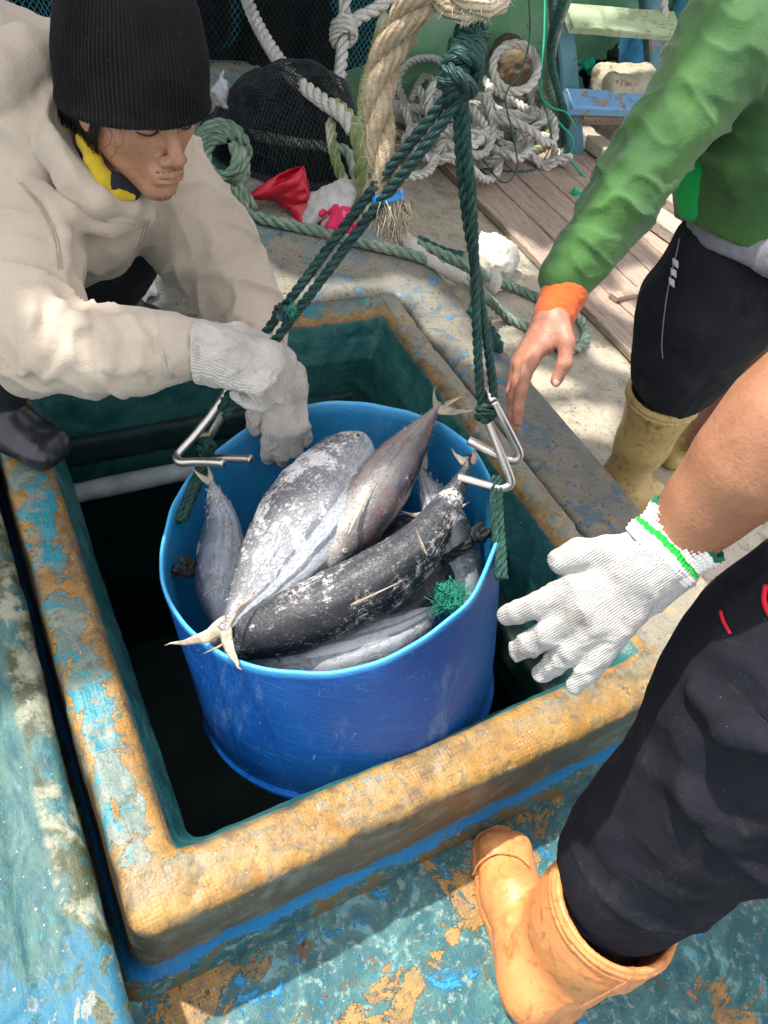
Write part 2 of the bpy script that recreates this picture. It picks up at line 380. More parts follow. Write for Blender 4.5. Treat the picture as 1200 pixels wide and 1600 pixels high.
        c_ = mix(nt, thr(nt, mid2, 0.625, 0.635), c_, (0.07, 0.20, 0.32)); ch = thr(nt, mth(nt, 'ADD', mid, mth(nt, 'MULTIPLY', fine, 0.25)), 0.75, 0.76); c_ = mix(nt, ch, c_, (0.04, 0.21, 0.45))
        far = thr(nt, mth(nt, 'ADD', Y, mth(nt, 'MULTIPLY', big, 0.5)), 1.6, 2.3); c_ = mix(nt, far, c_, mix(nt, thr(nt, big, 0.44, 0.56), (0.40, 0.34, 0.25), (0.14, 0.24, 0.27)))
        c_ = mix(nt, thr(nt, specks, 0.64, 0.68), c_, (0.10, 0.075, 0.05)); m.bump(ch, 0.0012)
    elif kind == 'lid':
        st = nz(nt, co, 9, 8, 0.72, 1.5, (3.0, 0.8, 1)); st2 = nz(nt, co, 42, 6, 0.75, 2.0, (1.6, 0.7, 1))
        c_ = mix(nt, thr(nt, st, 0.36, 0.62), (0.008, 0.065, 0.085), (0.055, 0.135, 0.12)); c_ = mix(nt, thr(nt, st2, 0.58, 0.64), c_, (0.02, 0.19, 0.25)); c_ = mix(nt, thr(nt, st2, 0.40, 0.33), c_, (0.02, 0.10, 0.13))
        c_ = mix(nt, thr(nt, nz(nt, co, 75, 6, 0.8, 2.5), 0.64, 0.70), c_, (0.26, 0.40, 0.40))
        wn_ = thr(nt, mth(nt, 'ADD', mth(nt, 'ADD', X, 0.028), mth(nt, 'MULTIPLY', mid, 0.03)), 0.0, 0.012); c_ = mix(nt, mth(nt, 'MULTIPLY', wn_, thr(nt, mid2, 0.40, 0.5)), c_, mix(nt, thr(nt, mid, .42, .58), (0.045, 0.055, 0.025), (0.26, 0.27, 0.20)))
        nr = thr(nt, mth(nt, 'ADD', Y, mth(nt, 'MULTIPLY', mid2, 0.35)), 0.47, 0.40); c_ = mix(nt, mth(nt, 'MULTIPLY', nr, thr(nt, mid, 0.48, 0.51)), c_, (0.02, 0.13, 0.21)); c_ = mix(nt, mth(nt, 'MULTIPLY', nr, thr(nt, mid2, 0.565, 0.575)), c_, (0.20, 0.23, 0.22))
        m.bump(st2, 0.0015)
    c_ = mix(nt, mth(nt, 'MULTIPLY', thr(nt, grit, 0.56, 0.66), 0.45), c_, (0.05, 0.05, 0.045)); c_ = mix(nt, mth(nt, 'MULTIPLY', thr(nt, nz(nt, co, 130, 3, 0.5), 0.70, 0.74), 0.55), c_, (0.5, 0.52, 0.48))
    m.col(c_); m.bump(mth(nt, 'ADD', mth(nt, 'MULTIPLY', fine, 0.7), mth(nt, 'MULTIPLY', grit, 0.3)), 0.0018)
    m.rgh(mth(nt, 'ADD', mth(nt, 'MULTIPLY', mid, 0.5), 0.18)); return m.m
def wood_mat(name, c1, c2, paint=None, amt=0.5, stretch=(1, 14, 14)):
    m = Mat(name, 0.75, 0.25); nt = m.nt
    g = nz(nt, m.co, 5, 9, 0.72, 0.8, stretch); g2 = nz(nt, m.co, 22, 4, 0.6, 0.4, stretch); c_ = mix(nt, thr(nt, g, 0.35, 0.65), c1, c2); c_ = mix(nt, mth(nt, 'MULTIPLY', thr(nt, g2, 0.55, 0.64), 0.75), c_, tuple(x * 0.3 for x in c2))
    if paint:
        q = thr(nt, nz(nt, m.co, 9, 6, 0.65, 0.5), amt, amt + 0.02); c_ = mix(nt, q, paint, c_); m.bump(q, -0.0015)
    m.col(c_); m.bump(g2, 0.002); return m.m

M_deck = paint_mat('painted_deck', 'deck'); M_coam = paint_mat('worn_coaming', 'coaming'); M_plat = paint_mat('worn_platform', 'platform'); M_lid = paint_mat('teal_lid', 'lid')

# ================================================================== sea and deck
V, F = sheet(lambda u, v: np.stack([(u - .5) * 400, (v - .5) * 400, u * 0 - 2.2], 1), 3, 3)
props(mesh('sea', V, F, simple('sea_water', (0.02, 0.07, 0.09), (0.03, 0.10, 0.11), 0.12, 0.5, 0.05, 2)), kind='structure')

def grid_sheet(x0, x1, y0, y1, st, zf, keep=None):
    nx = int((x1 - x0) / st) + 1; ny = int((y1 - y0) / st) + 1
    V, F = sheet(lambda u, v: np.stack([x0 + u * (x1 - x0), y0 + v * (y1 - y0), u * 0], 1), nx, ny)
    V[:, 2] = zf(V)
    if keep is not None: c = V[F].mean(1); F = F[keep(c)]
    return V, F
def dz(V): return -0.25 + 0.004 * noise(V, 6, 3, 2) + 0.002 * noise(V, 25, 5, 2)
V, F = grid_sheet(-2.2, 4.4, -2.0, 3.6, 0.02, dz, lambda c: ~((c[:, 0] > 0.06) & (c[:, 0] < 1.03) & (c[:, 1] > 0.27) & (c[:, 1] < 1.43)))
props(mesh('deck', V, F, M_deck), kind='structure')
# hull sides so that the deck is a boat's
mb = MB()
for a, b in (((-2.2, -2.0), (-2.2, 3.6)), ((-2.2, -2.0), (4.4, -2.0)), ((4.4, -2.0), (4.4, 3.6))):
    c = (np.array([*a, -1.25]) + np.array([*b, -1.25])) / 2; s = np.abs(np.array([*b, 0]) - np.array([*a, 0])) + np.array([0.1, 0.1, 2.1]); mb.add(*box(c, s))
props(mb.build('hull_side', simple('hull_paint', (0.05, 0.2, 0.22), (0.03, 0.14, 0.2), 0.5, 3), None, False), kind='structure')

# raised platform around the hatch
def slab(lo, hi, r, zd=None):
    lo = np.array(lo, float); hi = np.array(hi, float); c = (lo + hi) / 2; hf = (hi - lo) / 2 - r
    def f(X, Y, Z):
        x = np.abs(X - c[0]) - hf[0]; y = np.abs(Y - c[1]) - hf[1]; z = np.abs(Z - c[2]) - hf[2]
        return np.sqrt(np.maximum(x, 0)**2 + np.maximum(y, 0)**2 + np.maximum(z, 0)**2) + np.minimum(np.maximum(np.maximum(x, y), z), 0) - r
    return lo, hi, f
s = SDF()
s.fn(*slab((1.078, 0.42, -0.30), (1.262, 3.0, -0.016), 0.018)); s.fn(*slab((-0.5, 1.484, -0.30), (1.25, 3.0, -0.016), 0.018))
V, F = s.mesh(0.012, lambda V, N: 0.0025 * noise(V, 9, 2, 3) + 0.0008 * noise(V, 45, 8, 2))
props(mesh('platform', V, F, M_plat), kind='structure')

# ================================================================== hatch coaming
hatch = thing('fish_hold_hatch', (0.545, 0.85, -0.25), 'open fish hold hatch with a thick worn yellow and blue fibreglass coaming round the drum', 'hatch')
def coam(X, Y, Z):
    zf = np.clip((-0.17 - Z) / 0.07, 0, 1); fl = 0.004 + 0.020 * zf * zf * (3 - 2 * zf) + 0.008 * np.clip(-Z / 0.2, 0, 1)
    ro = 0.035
    x = np.abs(X - 0.545) - (0.515 - ro + fl - .004); y = np.abs(Y - 0.8505) - (0.6175 - ro + fl - .004)
    out = np.sqrt(np.maximum(x, 0)**2 + np.maximum(y, 0)**2) + np.minimum(np.maximum(x, y), 0) - ro
    t = np.clip(-(Z + 0.01) / 0.10, 0, 1); sh = 0.034 * t
    ri = 0.02
    xi = np.abs(X - 0.547) - (0.435 - ri - sh); yi = np.abs(Y - 0.852) - (0.5295 - ri - sh)
    inn = np.sqrt(np.maximum(xi, 0)**2 + np.maximum(yi, 0)**2) + np.minimum(np.maximum(xi, yi), 0) - ri
    d2 = np.maximum(out, -inn); r = 0.020; a = d2 + r; b = np.maximum(Z + r, -0.40 - Z)
    return np.sqrt(np.maximum(a, 0)**2 + np.maximum(b, 0)**2) + np.minimum(np.maximum(a, b), 0) - r
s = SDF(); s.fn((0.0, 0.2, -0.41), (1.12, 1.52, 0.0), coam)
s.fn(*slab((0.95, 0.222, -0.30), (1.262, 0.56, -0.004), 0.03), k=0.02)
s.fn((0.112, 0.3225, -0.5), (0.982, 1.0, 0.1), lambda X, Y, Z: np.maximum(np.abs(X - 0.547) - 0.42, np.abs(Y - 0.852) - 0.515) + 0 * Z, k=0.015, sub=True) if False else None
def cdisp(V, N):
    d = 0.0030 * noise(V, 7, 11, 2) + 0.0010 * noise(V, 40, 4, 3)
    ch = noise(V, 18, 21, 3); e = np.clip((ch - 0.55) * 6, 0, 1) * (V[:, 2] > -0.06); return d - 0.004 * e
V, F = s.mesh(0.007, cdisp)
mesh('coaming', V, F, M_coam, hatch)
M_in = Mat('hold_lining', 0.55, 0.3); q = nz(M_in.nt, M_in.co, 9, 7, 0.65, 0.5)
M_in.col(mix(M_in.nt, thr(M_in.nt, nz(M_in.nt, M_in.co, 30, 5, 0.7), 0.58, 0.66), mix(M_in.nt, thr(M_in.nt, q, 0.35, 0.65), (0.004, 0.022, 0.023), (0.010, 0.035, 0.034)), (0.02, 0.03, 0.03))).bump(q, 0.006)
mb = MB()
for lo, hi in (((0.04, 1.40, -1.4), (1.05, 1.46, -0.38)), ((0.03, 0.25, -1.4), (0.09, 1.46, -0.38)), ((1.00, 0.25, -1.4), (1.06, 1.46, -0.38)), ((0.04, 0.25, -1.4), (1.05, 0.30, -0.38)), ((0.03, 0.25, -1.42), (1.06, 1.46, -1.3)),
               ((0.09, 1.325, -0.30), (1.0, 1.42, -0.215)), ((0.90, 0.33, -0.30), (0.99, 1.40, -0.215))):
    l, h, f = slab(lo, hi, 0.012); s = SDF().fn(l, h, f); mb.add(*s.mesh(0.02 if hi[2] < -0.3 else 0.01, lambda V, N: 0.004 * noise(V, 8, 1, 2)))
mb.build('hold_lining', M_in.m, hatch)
# white pipe along the far wall of the hold
M_pvc = simple('dirty_white_pipe', (0.42, 0.48, 0.50), (0.25, 0.29, 0.31), 0.5, 12, 0.002, 30)
pth = smooth_path([(0.10, 1.27, -0.325), (0.3, 1.268, -0.318), (0.6, 1.268, -0.318), (0.97, 1.27, -0.32)], 0.02)
V, F = tube(pth, 0.024 + 0.0015 * noise(pth, 20, 3), 16); mesh('pipe', V, F, M_pvc, hatch)

# neighbouring lid on the left
lid = thing('hatch_lid', (-0.3, 0.5, -0.25), 'closed teal fibreglass hatch lid with white scuffs, left of the open hold', 'hatch lid')
s = SDF(); l, h, f = slab((-1.1, -0.6, -0.26), (0.008, 2.2, 0.004), 0.022)
s.fn(l, h, f); s.fn((-1.1, -0.6, -0.04), (0.1, 2.3, 0.03), lambda X, Y, Z: np.sqrt((X + 0.066 + 0.012 * np.sin(Y * 5))**2 + (Z - 0.006)**2) - 0.007, k=0.012, sub=True)
s.fn((-0.4, 0.0, -0.04), (0.1, 0.25, 0.03), lambda X, Y, Z: np.sqrt((Y - 0.21 - 0.35 * (X + 0.1))**2 + (Z - 0.008)**2) + np.maximum(X + 0.05, 0) - 0.008, k=0.01, sub=True)
V, F = s.mesh(0.009, lambda V, N: 0.004 * noise(V, 7, 31, 3) + 0.0012 * noise(V, 35, 9, 3)); mesh('lid_panel', V, F, M_lid, lid)

# ================================================================== plank floor and timbers on the right
M_plank = wood_mat('weathered_plank', (0.44, 0.34, 0.275), (0.31, 0.225, 0.175), None, 0.5, (14, 1, 14))
M_timber = wood_mat('pale_timber', (0.50, 0.44, 0.36), (0.34, 0.28, 0.22), None, 0.5, (14, 1, 14))
mb = MB(); x = 1.93; k = 0
while x < 4.3:
    w = 0.14 + 0.03 * rng.random(); y0 = -1.0 + 0.5 * rng.random()
    V, F = board((x + w / 2, -1.2, -0.232), (x + w / 2, 3.2, -0.232), w - 0.007, 0.026, n=60, seed=k); mb.add(V, F); x += w; k += 1
props(mb.build('plank_floor', M_plank, None, False), kind='structure')
def loose(a, b, w, t, mat, label, name='timber', cat='timber', group=None, seed=0, n=16, rough=0.003):
    V, F = board(a, b, w, t, n=n, seed=seed, rough=rough)
    return props(mesh(name, V, F, mat, None, False, origin=a), label, cat, group)
loose(G(905, 205, -.18), G(1150, 395, -.18), 0.10, 0.06, M_timber, 'long pale timber beam on the plank floor, reaching in behind the green shirted man', seed=3)
loose(G(990, 318, -.19), G(1140, 420, -.19), 0.13, 0.05, M_timber, 'short chunky pale timber beam nearest the green shirt hem', seed=5)
loose(G(920, 180, -.20), G(1130, 262, -.20), 0.08, 0.05, M_plank, 'dark brown beam behind the wooden rack feet', seed=9)
loose(G(957, 466, -.21), G(1035, 447, -.21), 0.035, 0.02, M_plank, 'splintered strip of brown wood lying by the black trousers', 'wood_splinter', 'wood', seed=7, rough=0.007)

# ================================================================== back wall, cabin sides
M_green = Mat('green_wall', 0.6, 0.3); q = nz(M_green.nt, M_green.co, 3.5, 6, 0.6)
M_green.col(mix(M_green.nt, thr(M_green.nt, nz(M_green.nt, M_green.co, 25, 6, 0.75, 1), 0.57, 0.66), mix(M_green.nt, thr(M_green.nt, q, 0.35, 0.65), (0.13, 0.34, 0.17), (0.23, 0.42, 0.26)), (0.16, 0.20, 0.12))).bump(q, 0.01)
wall = thing('green_bulwark', (2.5, 3.3, -0.25), 'green painted bulwark wall behind the pile of rope', 'wall')
s = SDF(); s.fn(*slab((-2.2, 3.25, -0.4), (4.45, 3.37, 0.95), 0.03)); s.fn(*slab((-2.2, 3.20, 0.93), (4.45, 3.44, 1.0), 0.03), k=0.02)
V, F = s.mesh(0.03, lambda V, N: 0.01 * noise(V, 3, 3, 3)); mesh('wall_panel', V, F, M_green.m, wall)
M_bluep = Mat('blue_wall', 0.55, 0.3); q = nz(M_bluep.nt, M_bluep.co, 8, 6, 0.7, 1)
M_bluep.col(mix(M_bluep.nt, thr(M_bluep.nt, q, 0.4, 0.62), (0.06, 0.28, 0.50), (0.13, 0.42, 0.60))).bump(q, 0.01)
s = SDF(); s.fn(*slab((3.55, 2.3, -0.4), (4.3, 3.22, 1.1), 0.05)); V, F = s.mesh(0.03, lambda V, N: 0.012 * noise(V, 4, 7, 3))
props(mesh('blue_locker', V, F, M_bluep.m, None, origin=(3.9, 2.7, -0.25)), 'blue painted locker side behind the wooden rack', 'locker')

# wooden rack of two posts and boards
rack = thing('wooden_rack', G(895, 240, -.25), 'upright wooden rack of grey posts and paint flaked boards behind the white rope pile', 'rack')
M_post = wood_mat('grey_blue_post', (0.20, 0.18, 0.19), (0.13, 0.14, 0.16), (0.07, 0.17, 0.21), 0.56, (10, 10, 1))
M_bd1 = wood_mat('pale_green_board', (0.36, 0.42, 0.25), (0.30, 0.36, 0.20), (0.38, 0.46, 0.30), 0.5, (1, 10, 10))
M_bd2 = wood_mat('blue_flaked_board', (0.34, 0.27, 0.22), (0.24, 0.19, 0.16), (0.16, 0.34, 0.55), 0.55, (1, 10, 10))
def seg(name, p, q, w, t, mat, up, seed): V, F = board(p, q, w, t, up=up, seed=seed, rough=0.004); mesh(name, V, F, mat, rack, False)
toc = camdir(0, 0.2, 1)
seg('post', P(896, 244, 3.57), P(872, -40, 3.20), 0.085, 0.075, M_post, toc, 1)
seg('post', P(1035, 200, 3.75), P(1010, -60, 3.45), 0.085, 0.075, M_post, toc, 2)
seg('board', P(886, 28, 3.18), P(1056, 42, 3.38), 0.13, 0.035, M_bd1, toc, 3)
seg('board', P(885, 159, 3.36), P(1070, 164, 3.60), 0.105, 0.05, M_bd2, toc, 4)
seg('board', P(905, 184, 3.62), P(1060, 182, 3.80), 0.05, 0.05, M_plank, toc, 5)
# ================================================================== blue drum being hoisted out of the hold
BN = unit([-.305, .132, 1.0]); BC = np.array([.474, .681, .156]); BU = unit(np.cross([0, 1, 0], BN)); BV = np.cross(BN, BU)
def B(px, py, h=0.0):
    d = ray(px, py); o = BC + BN * h; return CAM + d * (((o - CAM) @ BN) / (d @ BN))
def BL(x, y, h): return BC + BU * x + BV * y + BN * h
M_drum = Mat('blue_drum_plastic', 0.34, 0.5); nt = M_drum.nt
f1 = nz(nt, M_drum.co, 7, 5, 0.6); f2 = nz(nt, M_drum.co, 14, 7, 0.7, 0.6, (1, 1, 6)); sc1 = nz(nt, M_drum.co, 60, 5, 0.75, 3.0, (1, 1, 0.35))
st = M_drum.sep(M_drum.attr('st'))
c_ = mix(nt, thr(nt, f1, 0.3, 0.7), (0.002, 0.048, 0.23), (0.004, 0.070, 0.29)); c_ = mix(nt, mth(nt, 'MULTIPLY', thr(nt, f2, 0.52, 0.68), 0.35), c_, (0.012, 0.13, 0.38))
c_ = mix(nt, mth(nt, 'MULTIPLY', thr(nt, sc1, 0.63, 0.68), 0.6), c_, (0.25, 0.45, 0.65))
c_ = mix(nt, st[2], c_, mix(nt, f1, (0.010, 0.16, 0.38), (0.025, 0.23, 0.45)))           # inside: lighter blue
c_ = mix(nt, mth(nt, 'MULTIPLY', st[1], 1.0), c_, (0.06, 0.38, 0.72))                    # sawn rim edge, with a light blue highlight painted in
drip = nz(nt, M_drum.co, 16, 6, 0.7, 0.3, (1, 1, 0.12)); c_ = mix(nt, mth(nt, 'MULTIPLY', mth(nt, 'MULTIPLY', thr(nt, drip, 0.56, 0.70), thr(nt, f1, .40, .6)), 0.30), c_, (0.20, 0.32, 0.45))
scf = nz(nt, M_drum.co, 34, 8, 0.8, 0.6); c_ = mix(nt, mth(nt, 'MULTIPLY', thr(nt, scf, 0.66, 0.72), 0.5), c_, (0.02, 0.03, 0.05)); c_ = mix(nt, mth(nt, 'MULTIPLY', thr(nt, nz(nt, M_drum.co, 22, 9, .8, 2.5, (2.5, 2.5, .5)), 0.655, 0.675), 0.7), c_, (0.30, 0.45, 0.60))
M_drum.col(c_).bump(f2, 0.0015).bump(sc1, 0.0006); M_drum.rgh(mth(nt, 'ADD', mth(nt, 'MULTIPLY', f2, 0.35), 0.18))
M_drum.b.inputs['Subsurface Weight'].default_value = 0.0
drum = thing('cut_drum', np.array([.524, .553, -.203]), 'blue plastic drum with its top cut off, full of frozen fish', 'drum')
ang = np.linspace(0, 2*np.pi, 160, endpoint=False)
DB = np.array([.524, .553, -.203]); DH = np.linalg.norm(BC - DB); DA = (BC - DB) / DH     # the drum was sawn off slightly askew
prof = []   # (h, r, rimflag, inside)
for h, r in ((-1.0, .22), (-1.004, .258), (-.99, .274), (-.965, .280), (-.935, .279), (-.915, .2725), (-.88, .2745), (-.70, .279), (-.50, .2815), (-.30, .283), (-.12, .284), (-.04, .2845)): prof.append((h * DH, r, 0, 0))
prof += [(-.003, .2848, 0.5, 0), (0.0, .283, 1, 0), (0.0, .280, 1, 0), (-.004, .278, .6, 1)]
for h in (-.02, -.06, -.1, -.15, -.2, -.25, -.3, -.35): prof.append((h, .2775 - .001 * abs(h) * 18, 0, 1))
prof.append((-.37, .20, 0, 1))
V = []; A = []
for h, r, e, i_ in prof:
    w = np.clip(1 + h / .3, 0, 1); tt = np.clip(-h / DH, 0, 1.01); cc_ = BC * (1 - tt) + DB * tt; nn_ = unit(BN * (1 - tt) + DA * tt); uu_ = unit(np.cross([0, 1, 0], nn_)); vv_ = np.cross(nn_, uu_)
    rr = r * (1 + w * (0.012 * np.cos(2 * (ang - 1.0)) + 0.006 * np.cos(3 * ang + 1)) ) + 0.0012 * np.sin(ang * 9 + h * 20) * w + 0.0035 * noise(np.stack([np.cos(ang) * 2.2, np.sin(ang) * 2.2, ang * 0 + h * 9], 1), 1, 5, 2)
    hh = (0.003 * np.sin(ang * 5 + 1) * (h > -.05) + .0008 * np.sin(ang * 23)) * (h > -.01)
    V.append(cc_ + rr[:, None] * (np.cos(ang)[:, None] * uu_ + np.sin(ang)[:, None] * vv_) + hh[:, None] * nn_); A.append(np.stack([ang, ang * 0 + e, ang * 0 + i_], 1))
n_ = len(ang); i = np.arange(len(prof) - 1)[:, None] * n_; j = np.arange(n_)[None]; j2 = (j + 1) % n_
F = np.stack([i + j, i + j2, i + n_ + j2, i + n_ + j], -1).reshape(-1, 4).tolist(); F.append(list(range(n_))[::-1]); F.append([(len(prof)-1)*n_ + k for k in range(n_)])
mesh('drum_wall', np.vstack(V), F, M_drum.m, drum, attrs={'st': np.vstack(A)})

# ================================================================== fish
def fish_mat(name, back, flank, belly, stripes=0.0, frost=0.5, warm=0.0):
    m = Mat(name, 0.30, 0.5); nt = m.nt; av = m.attr('st'); st = m.sep(av); s_, v = st[0], st[1]        # s along body, v -1 belly .. 1 back
    sk = nz(nt, av, 5, 8, 0.72, 0.6, (2.2, 3.2, 3.2)); w = nz(nt, m.co, 30, 6, 0.65, 0.5); vv = mth(nt, 'ADD', v, mth(nt, 'MULTIPLY', mth(nt, 'SUBTRACT', mth(nt, 'ADD', mth(nt, 'MULTIPLY', w, .4), mth(nt, 'MULTIPLY', sk, .6)), 0.5), 0.9))
    c_ = ramp(nt, mth(nt, 'ADD', mth(nt, 'MULTIPLY', vv, 0.5), 0.5), [(0.10, belly), (0.40, tuple((a + b) / 2 for a, b in zip(belly, flank))), (0.55, flank), (0.86, back)])
    if stripes:
        sv = mth(nt, 'SINE', mth(nt, 'ADD', mth(nt, 'MULTIPLY', mth(nt, 'ADD', v, mth(nt, 'MULTIPLY', s_, 0.30)), 17), mth(nt, 'MULTIPLY', w, 2.0))); k = mth(nt, 'MULTIPLY', thr(nt, sv, 0.35, 0.8), mth(nt, 'MULTIPLY', thr(nt, v, 0.05, -0.15), thr(nt, s_, 0.25, 0.4)))
        c_ = mix(nt, mth(nt, 'MULTIPLY', k, stripes), c_, (0.07, 0.08, 0.11))
    if warm: c_ = mix(nt, mth(nt, 'MULTIPLY', thr(nt, mth(nt, 'ADD', mth(nt, 'MULTIPLY', nz(nt, m.co, 16, 7, 0.7, 0.8), .6), mth(nt, 'MULTIPLY', sk, .4)), 0.47, 0.58), warm), c_, (0.20, 0.065, 0.04))
    grime = thr(nt, mth(nt, 'ADD', mth(nt, 'MULTIPLY', nz(nt, m.co, 60, 7, 0.78, 1.0), .55), mth(nt, 'MULTIPLY', sk, .45)), 0.52, 0.60); c_ = mix(nt, mth(nt, 'MULTIPLY', grime, 0.5), c_, tuple(x * 0.35 for x in flank))
    scl = nz(nt, m.co, 190, 4, 0.7, 0.8); patch = nz(nt, m.co, 11, 5, 0.6, 0.8)
    fr = thr(nt, mth(nt, 'ADD', mth(nt, 'ADD', mth(nt, 'MULTIPLY', nz(nt, m.co, 34, 9, 0.78, 0.8), 0.36), mth(nt, 'MULTIPLY', scl, 0.22)), mth(nt, 'ADD', mth(nt, 'MULTIPLY', sk, 0.22), mth(nt, 'MULTIPLY', patch, 0.30))), 0.615 - 0.10 * frost, 0.69 - 0.10 * frost)
    bel = thr(nt, v, -0.45, 0.10) if stripes > .5 else None
    if bel is not None: fr = mth(nt, 'MULTIPLY', fr, mth(nt, 'ADD', mth(nt, 'MULTIPLY', bel, .85), .15))
    fr2 = mth(nt, 'MULTIPLY', thr(nt, patch, 0.60 - .12 * frost, 0.78 - .12 * frost), 0.30 if back[0] > .01 else .05)
    c_ = mix(nt, fr2, c_, (0.50, 0.50, 0.53)); c_ = mix(nt, mth(nt, 'MULTIPLY', fr, 0.85), c_, (0.66, 0.65, 0.66)); m.col(c_)
    m.bump(fr, 0.0012); m.bump(scl, 0.0012); m.bump(nz(nt, m.co, 55, 5, 0.7), 0.002)
    m.b.inputs['Coat Weight'].default_value = 0.25 if back[0] > .01 else 0.08; m.b.inputs['Specular IOR Level'].default_value = .5 if back[0] > .01 else .35; m.b.inputs['Coat Roughness'].default_value = 0.18
    m.rgh(mth(nt, 'ADD', mth(nt, 'MULTIPLY', fr, 0.45), 0.24)); return m.m
F_big = fish_mat('frosted_silver_skin', (0.10, 0.105, 0.12), (0.26, 0.27, 0.30), (0.52, 0.58, 0.66), 0.8, 1.05)
F_brown = fish_mat('brown_grey_skin', (0.025, 0.028, 0.035), (0.13, 0.13, 0.14), (0.26, 0.235, 0.22), 0.3, 0.42, 0.5)
F_dark = fish_mat('black_skin', (0.006, 0.007, 0.010), (0.010, 0.011, 0.014), (0.035, 0.038, 0.045), 0.25, 0.62)
F_blue = fish_mat('slate_blue_skin', (0.03, 0.04, 0.075), (0.12, 0.15, 0.20), (0.34, 0.38, 0.43), 0.4, 0.55)
F_silv = fish_mat('silver_skin', (0.09, 0.10, 0.11), (0.28, 0.31, 0.34), (0.50, 0.54, 0.57), 0.6, 0.45)
M_fin = Mat('pale_fin', 0.55, 0.4); q = nz(M_fin.nt, M_fin.co, 30, 6, 0.7, 1)
M_fin.col(mix(M_fin.nt, thr(M_fin.nt, q, 0.35, 0.65), (0.46, 0.39, 0.30), (0.25, 0.20, 0.155))).bump(nz(M_fin.nt, M_fin.co, 160, 4, 0.6), 0.001)
M_eye = simple('fish_eye', (0.02, 0.02, 0.02), (0.05, 0.05, 0.05), 0.12); M_iris = simple('fish_iris', (0.35, 0.33, 0.28), (0.2, 0.18, 0.15), 0.2)
def fin_blade(mb, base_a, base_b, tip, t=0.0025, bend=None, n=10, seed=0):
    """curved tapering blade from a base edge to a tip, real thickness, ragged"""
    a, b, tip = (np.asarray(x, float) for x in (base_a, base_b, tip)); nn = unit(np.cross(b - a, tip - a)); bend = np.zeros(3) if bend is None else np.asarray(bend, float)
    V = []; 
    for i in range(n + 1):
        u = i / n; w = (1 - u)**0.9 * 1.0 + 0.10 * (1 - u); c0 = a * (1 - u) + tip * u + bend * 4 * u * (1 - u); c1 = b * (1 - u) + tip * u + bend * 4 * u * (1 - u) * 0.75
        rr = (noise(np.array([[u * 9 + seed, seed, 0]]), 1, seed)[0]) * np.linalg.norm(b - a) * 0.07
        for k in range(5):
            p = c0 + (c1 - c0) * k / 4 + unit(b - a) * rr; th = t * (0.35 + 0.65 * math.sin(math.pi * (k + .6) / 5.2)) * (1.15 - u); V += [p + nn * th, p - nn * th]
    F = []
    for i in range(n):
        o = i * 10; q = o + 10
        for k in range(4): F += [[o+2*k, o+2*k+2, q+2*k+2, q+2*k], [o+2*k+1, q+2*k+1, q+2*k+3, o+2*k+3]]
        F += [[o, q, q+1, o+1], [o+8, o+9, q+9, q+8]]
    F += [[0, 1, 3, 2], [2, 3, 5, 4], [4, 5, 7, 6], [6, 7, 9, 8]]; mb.add(V, F)
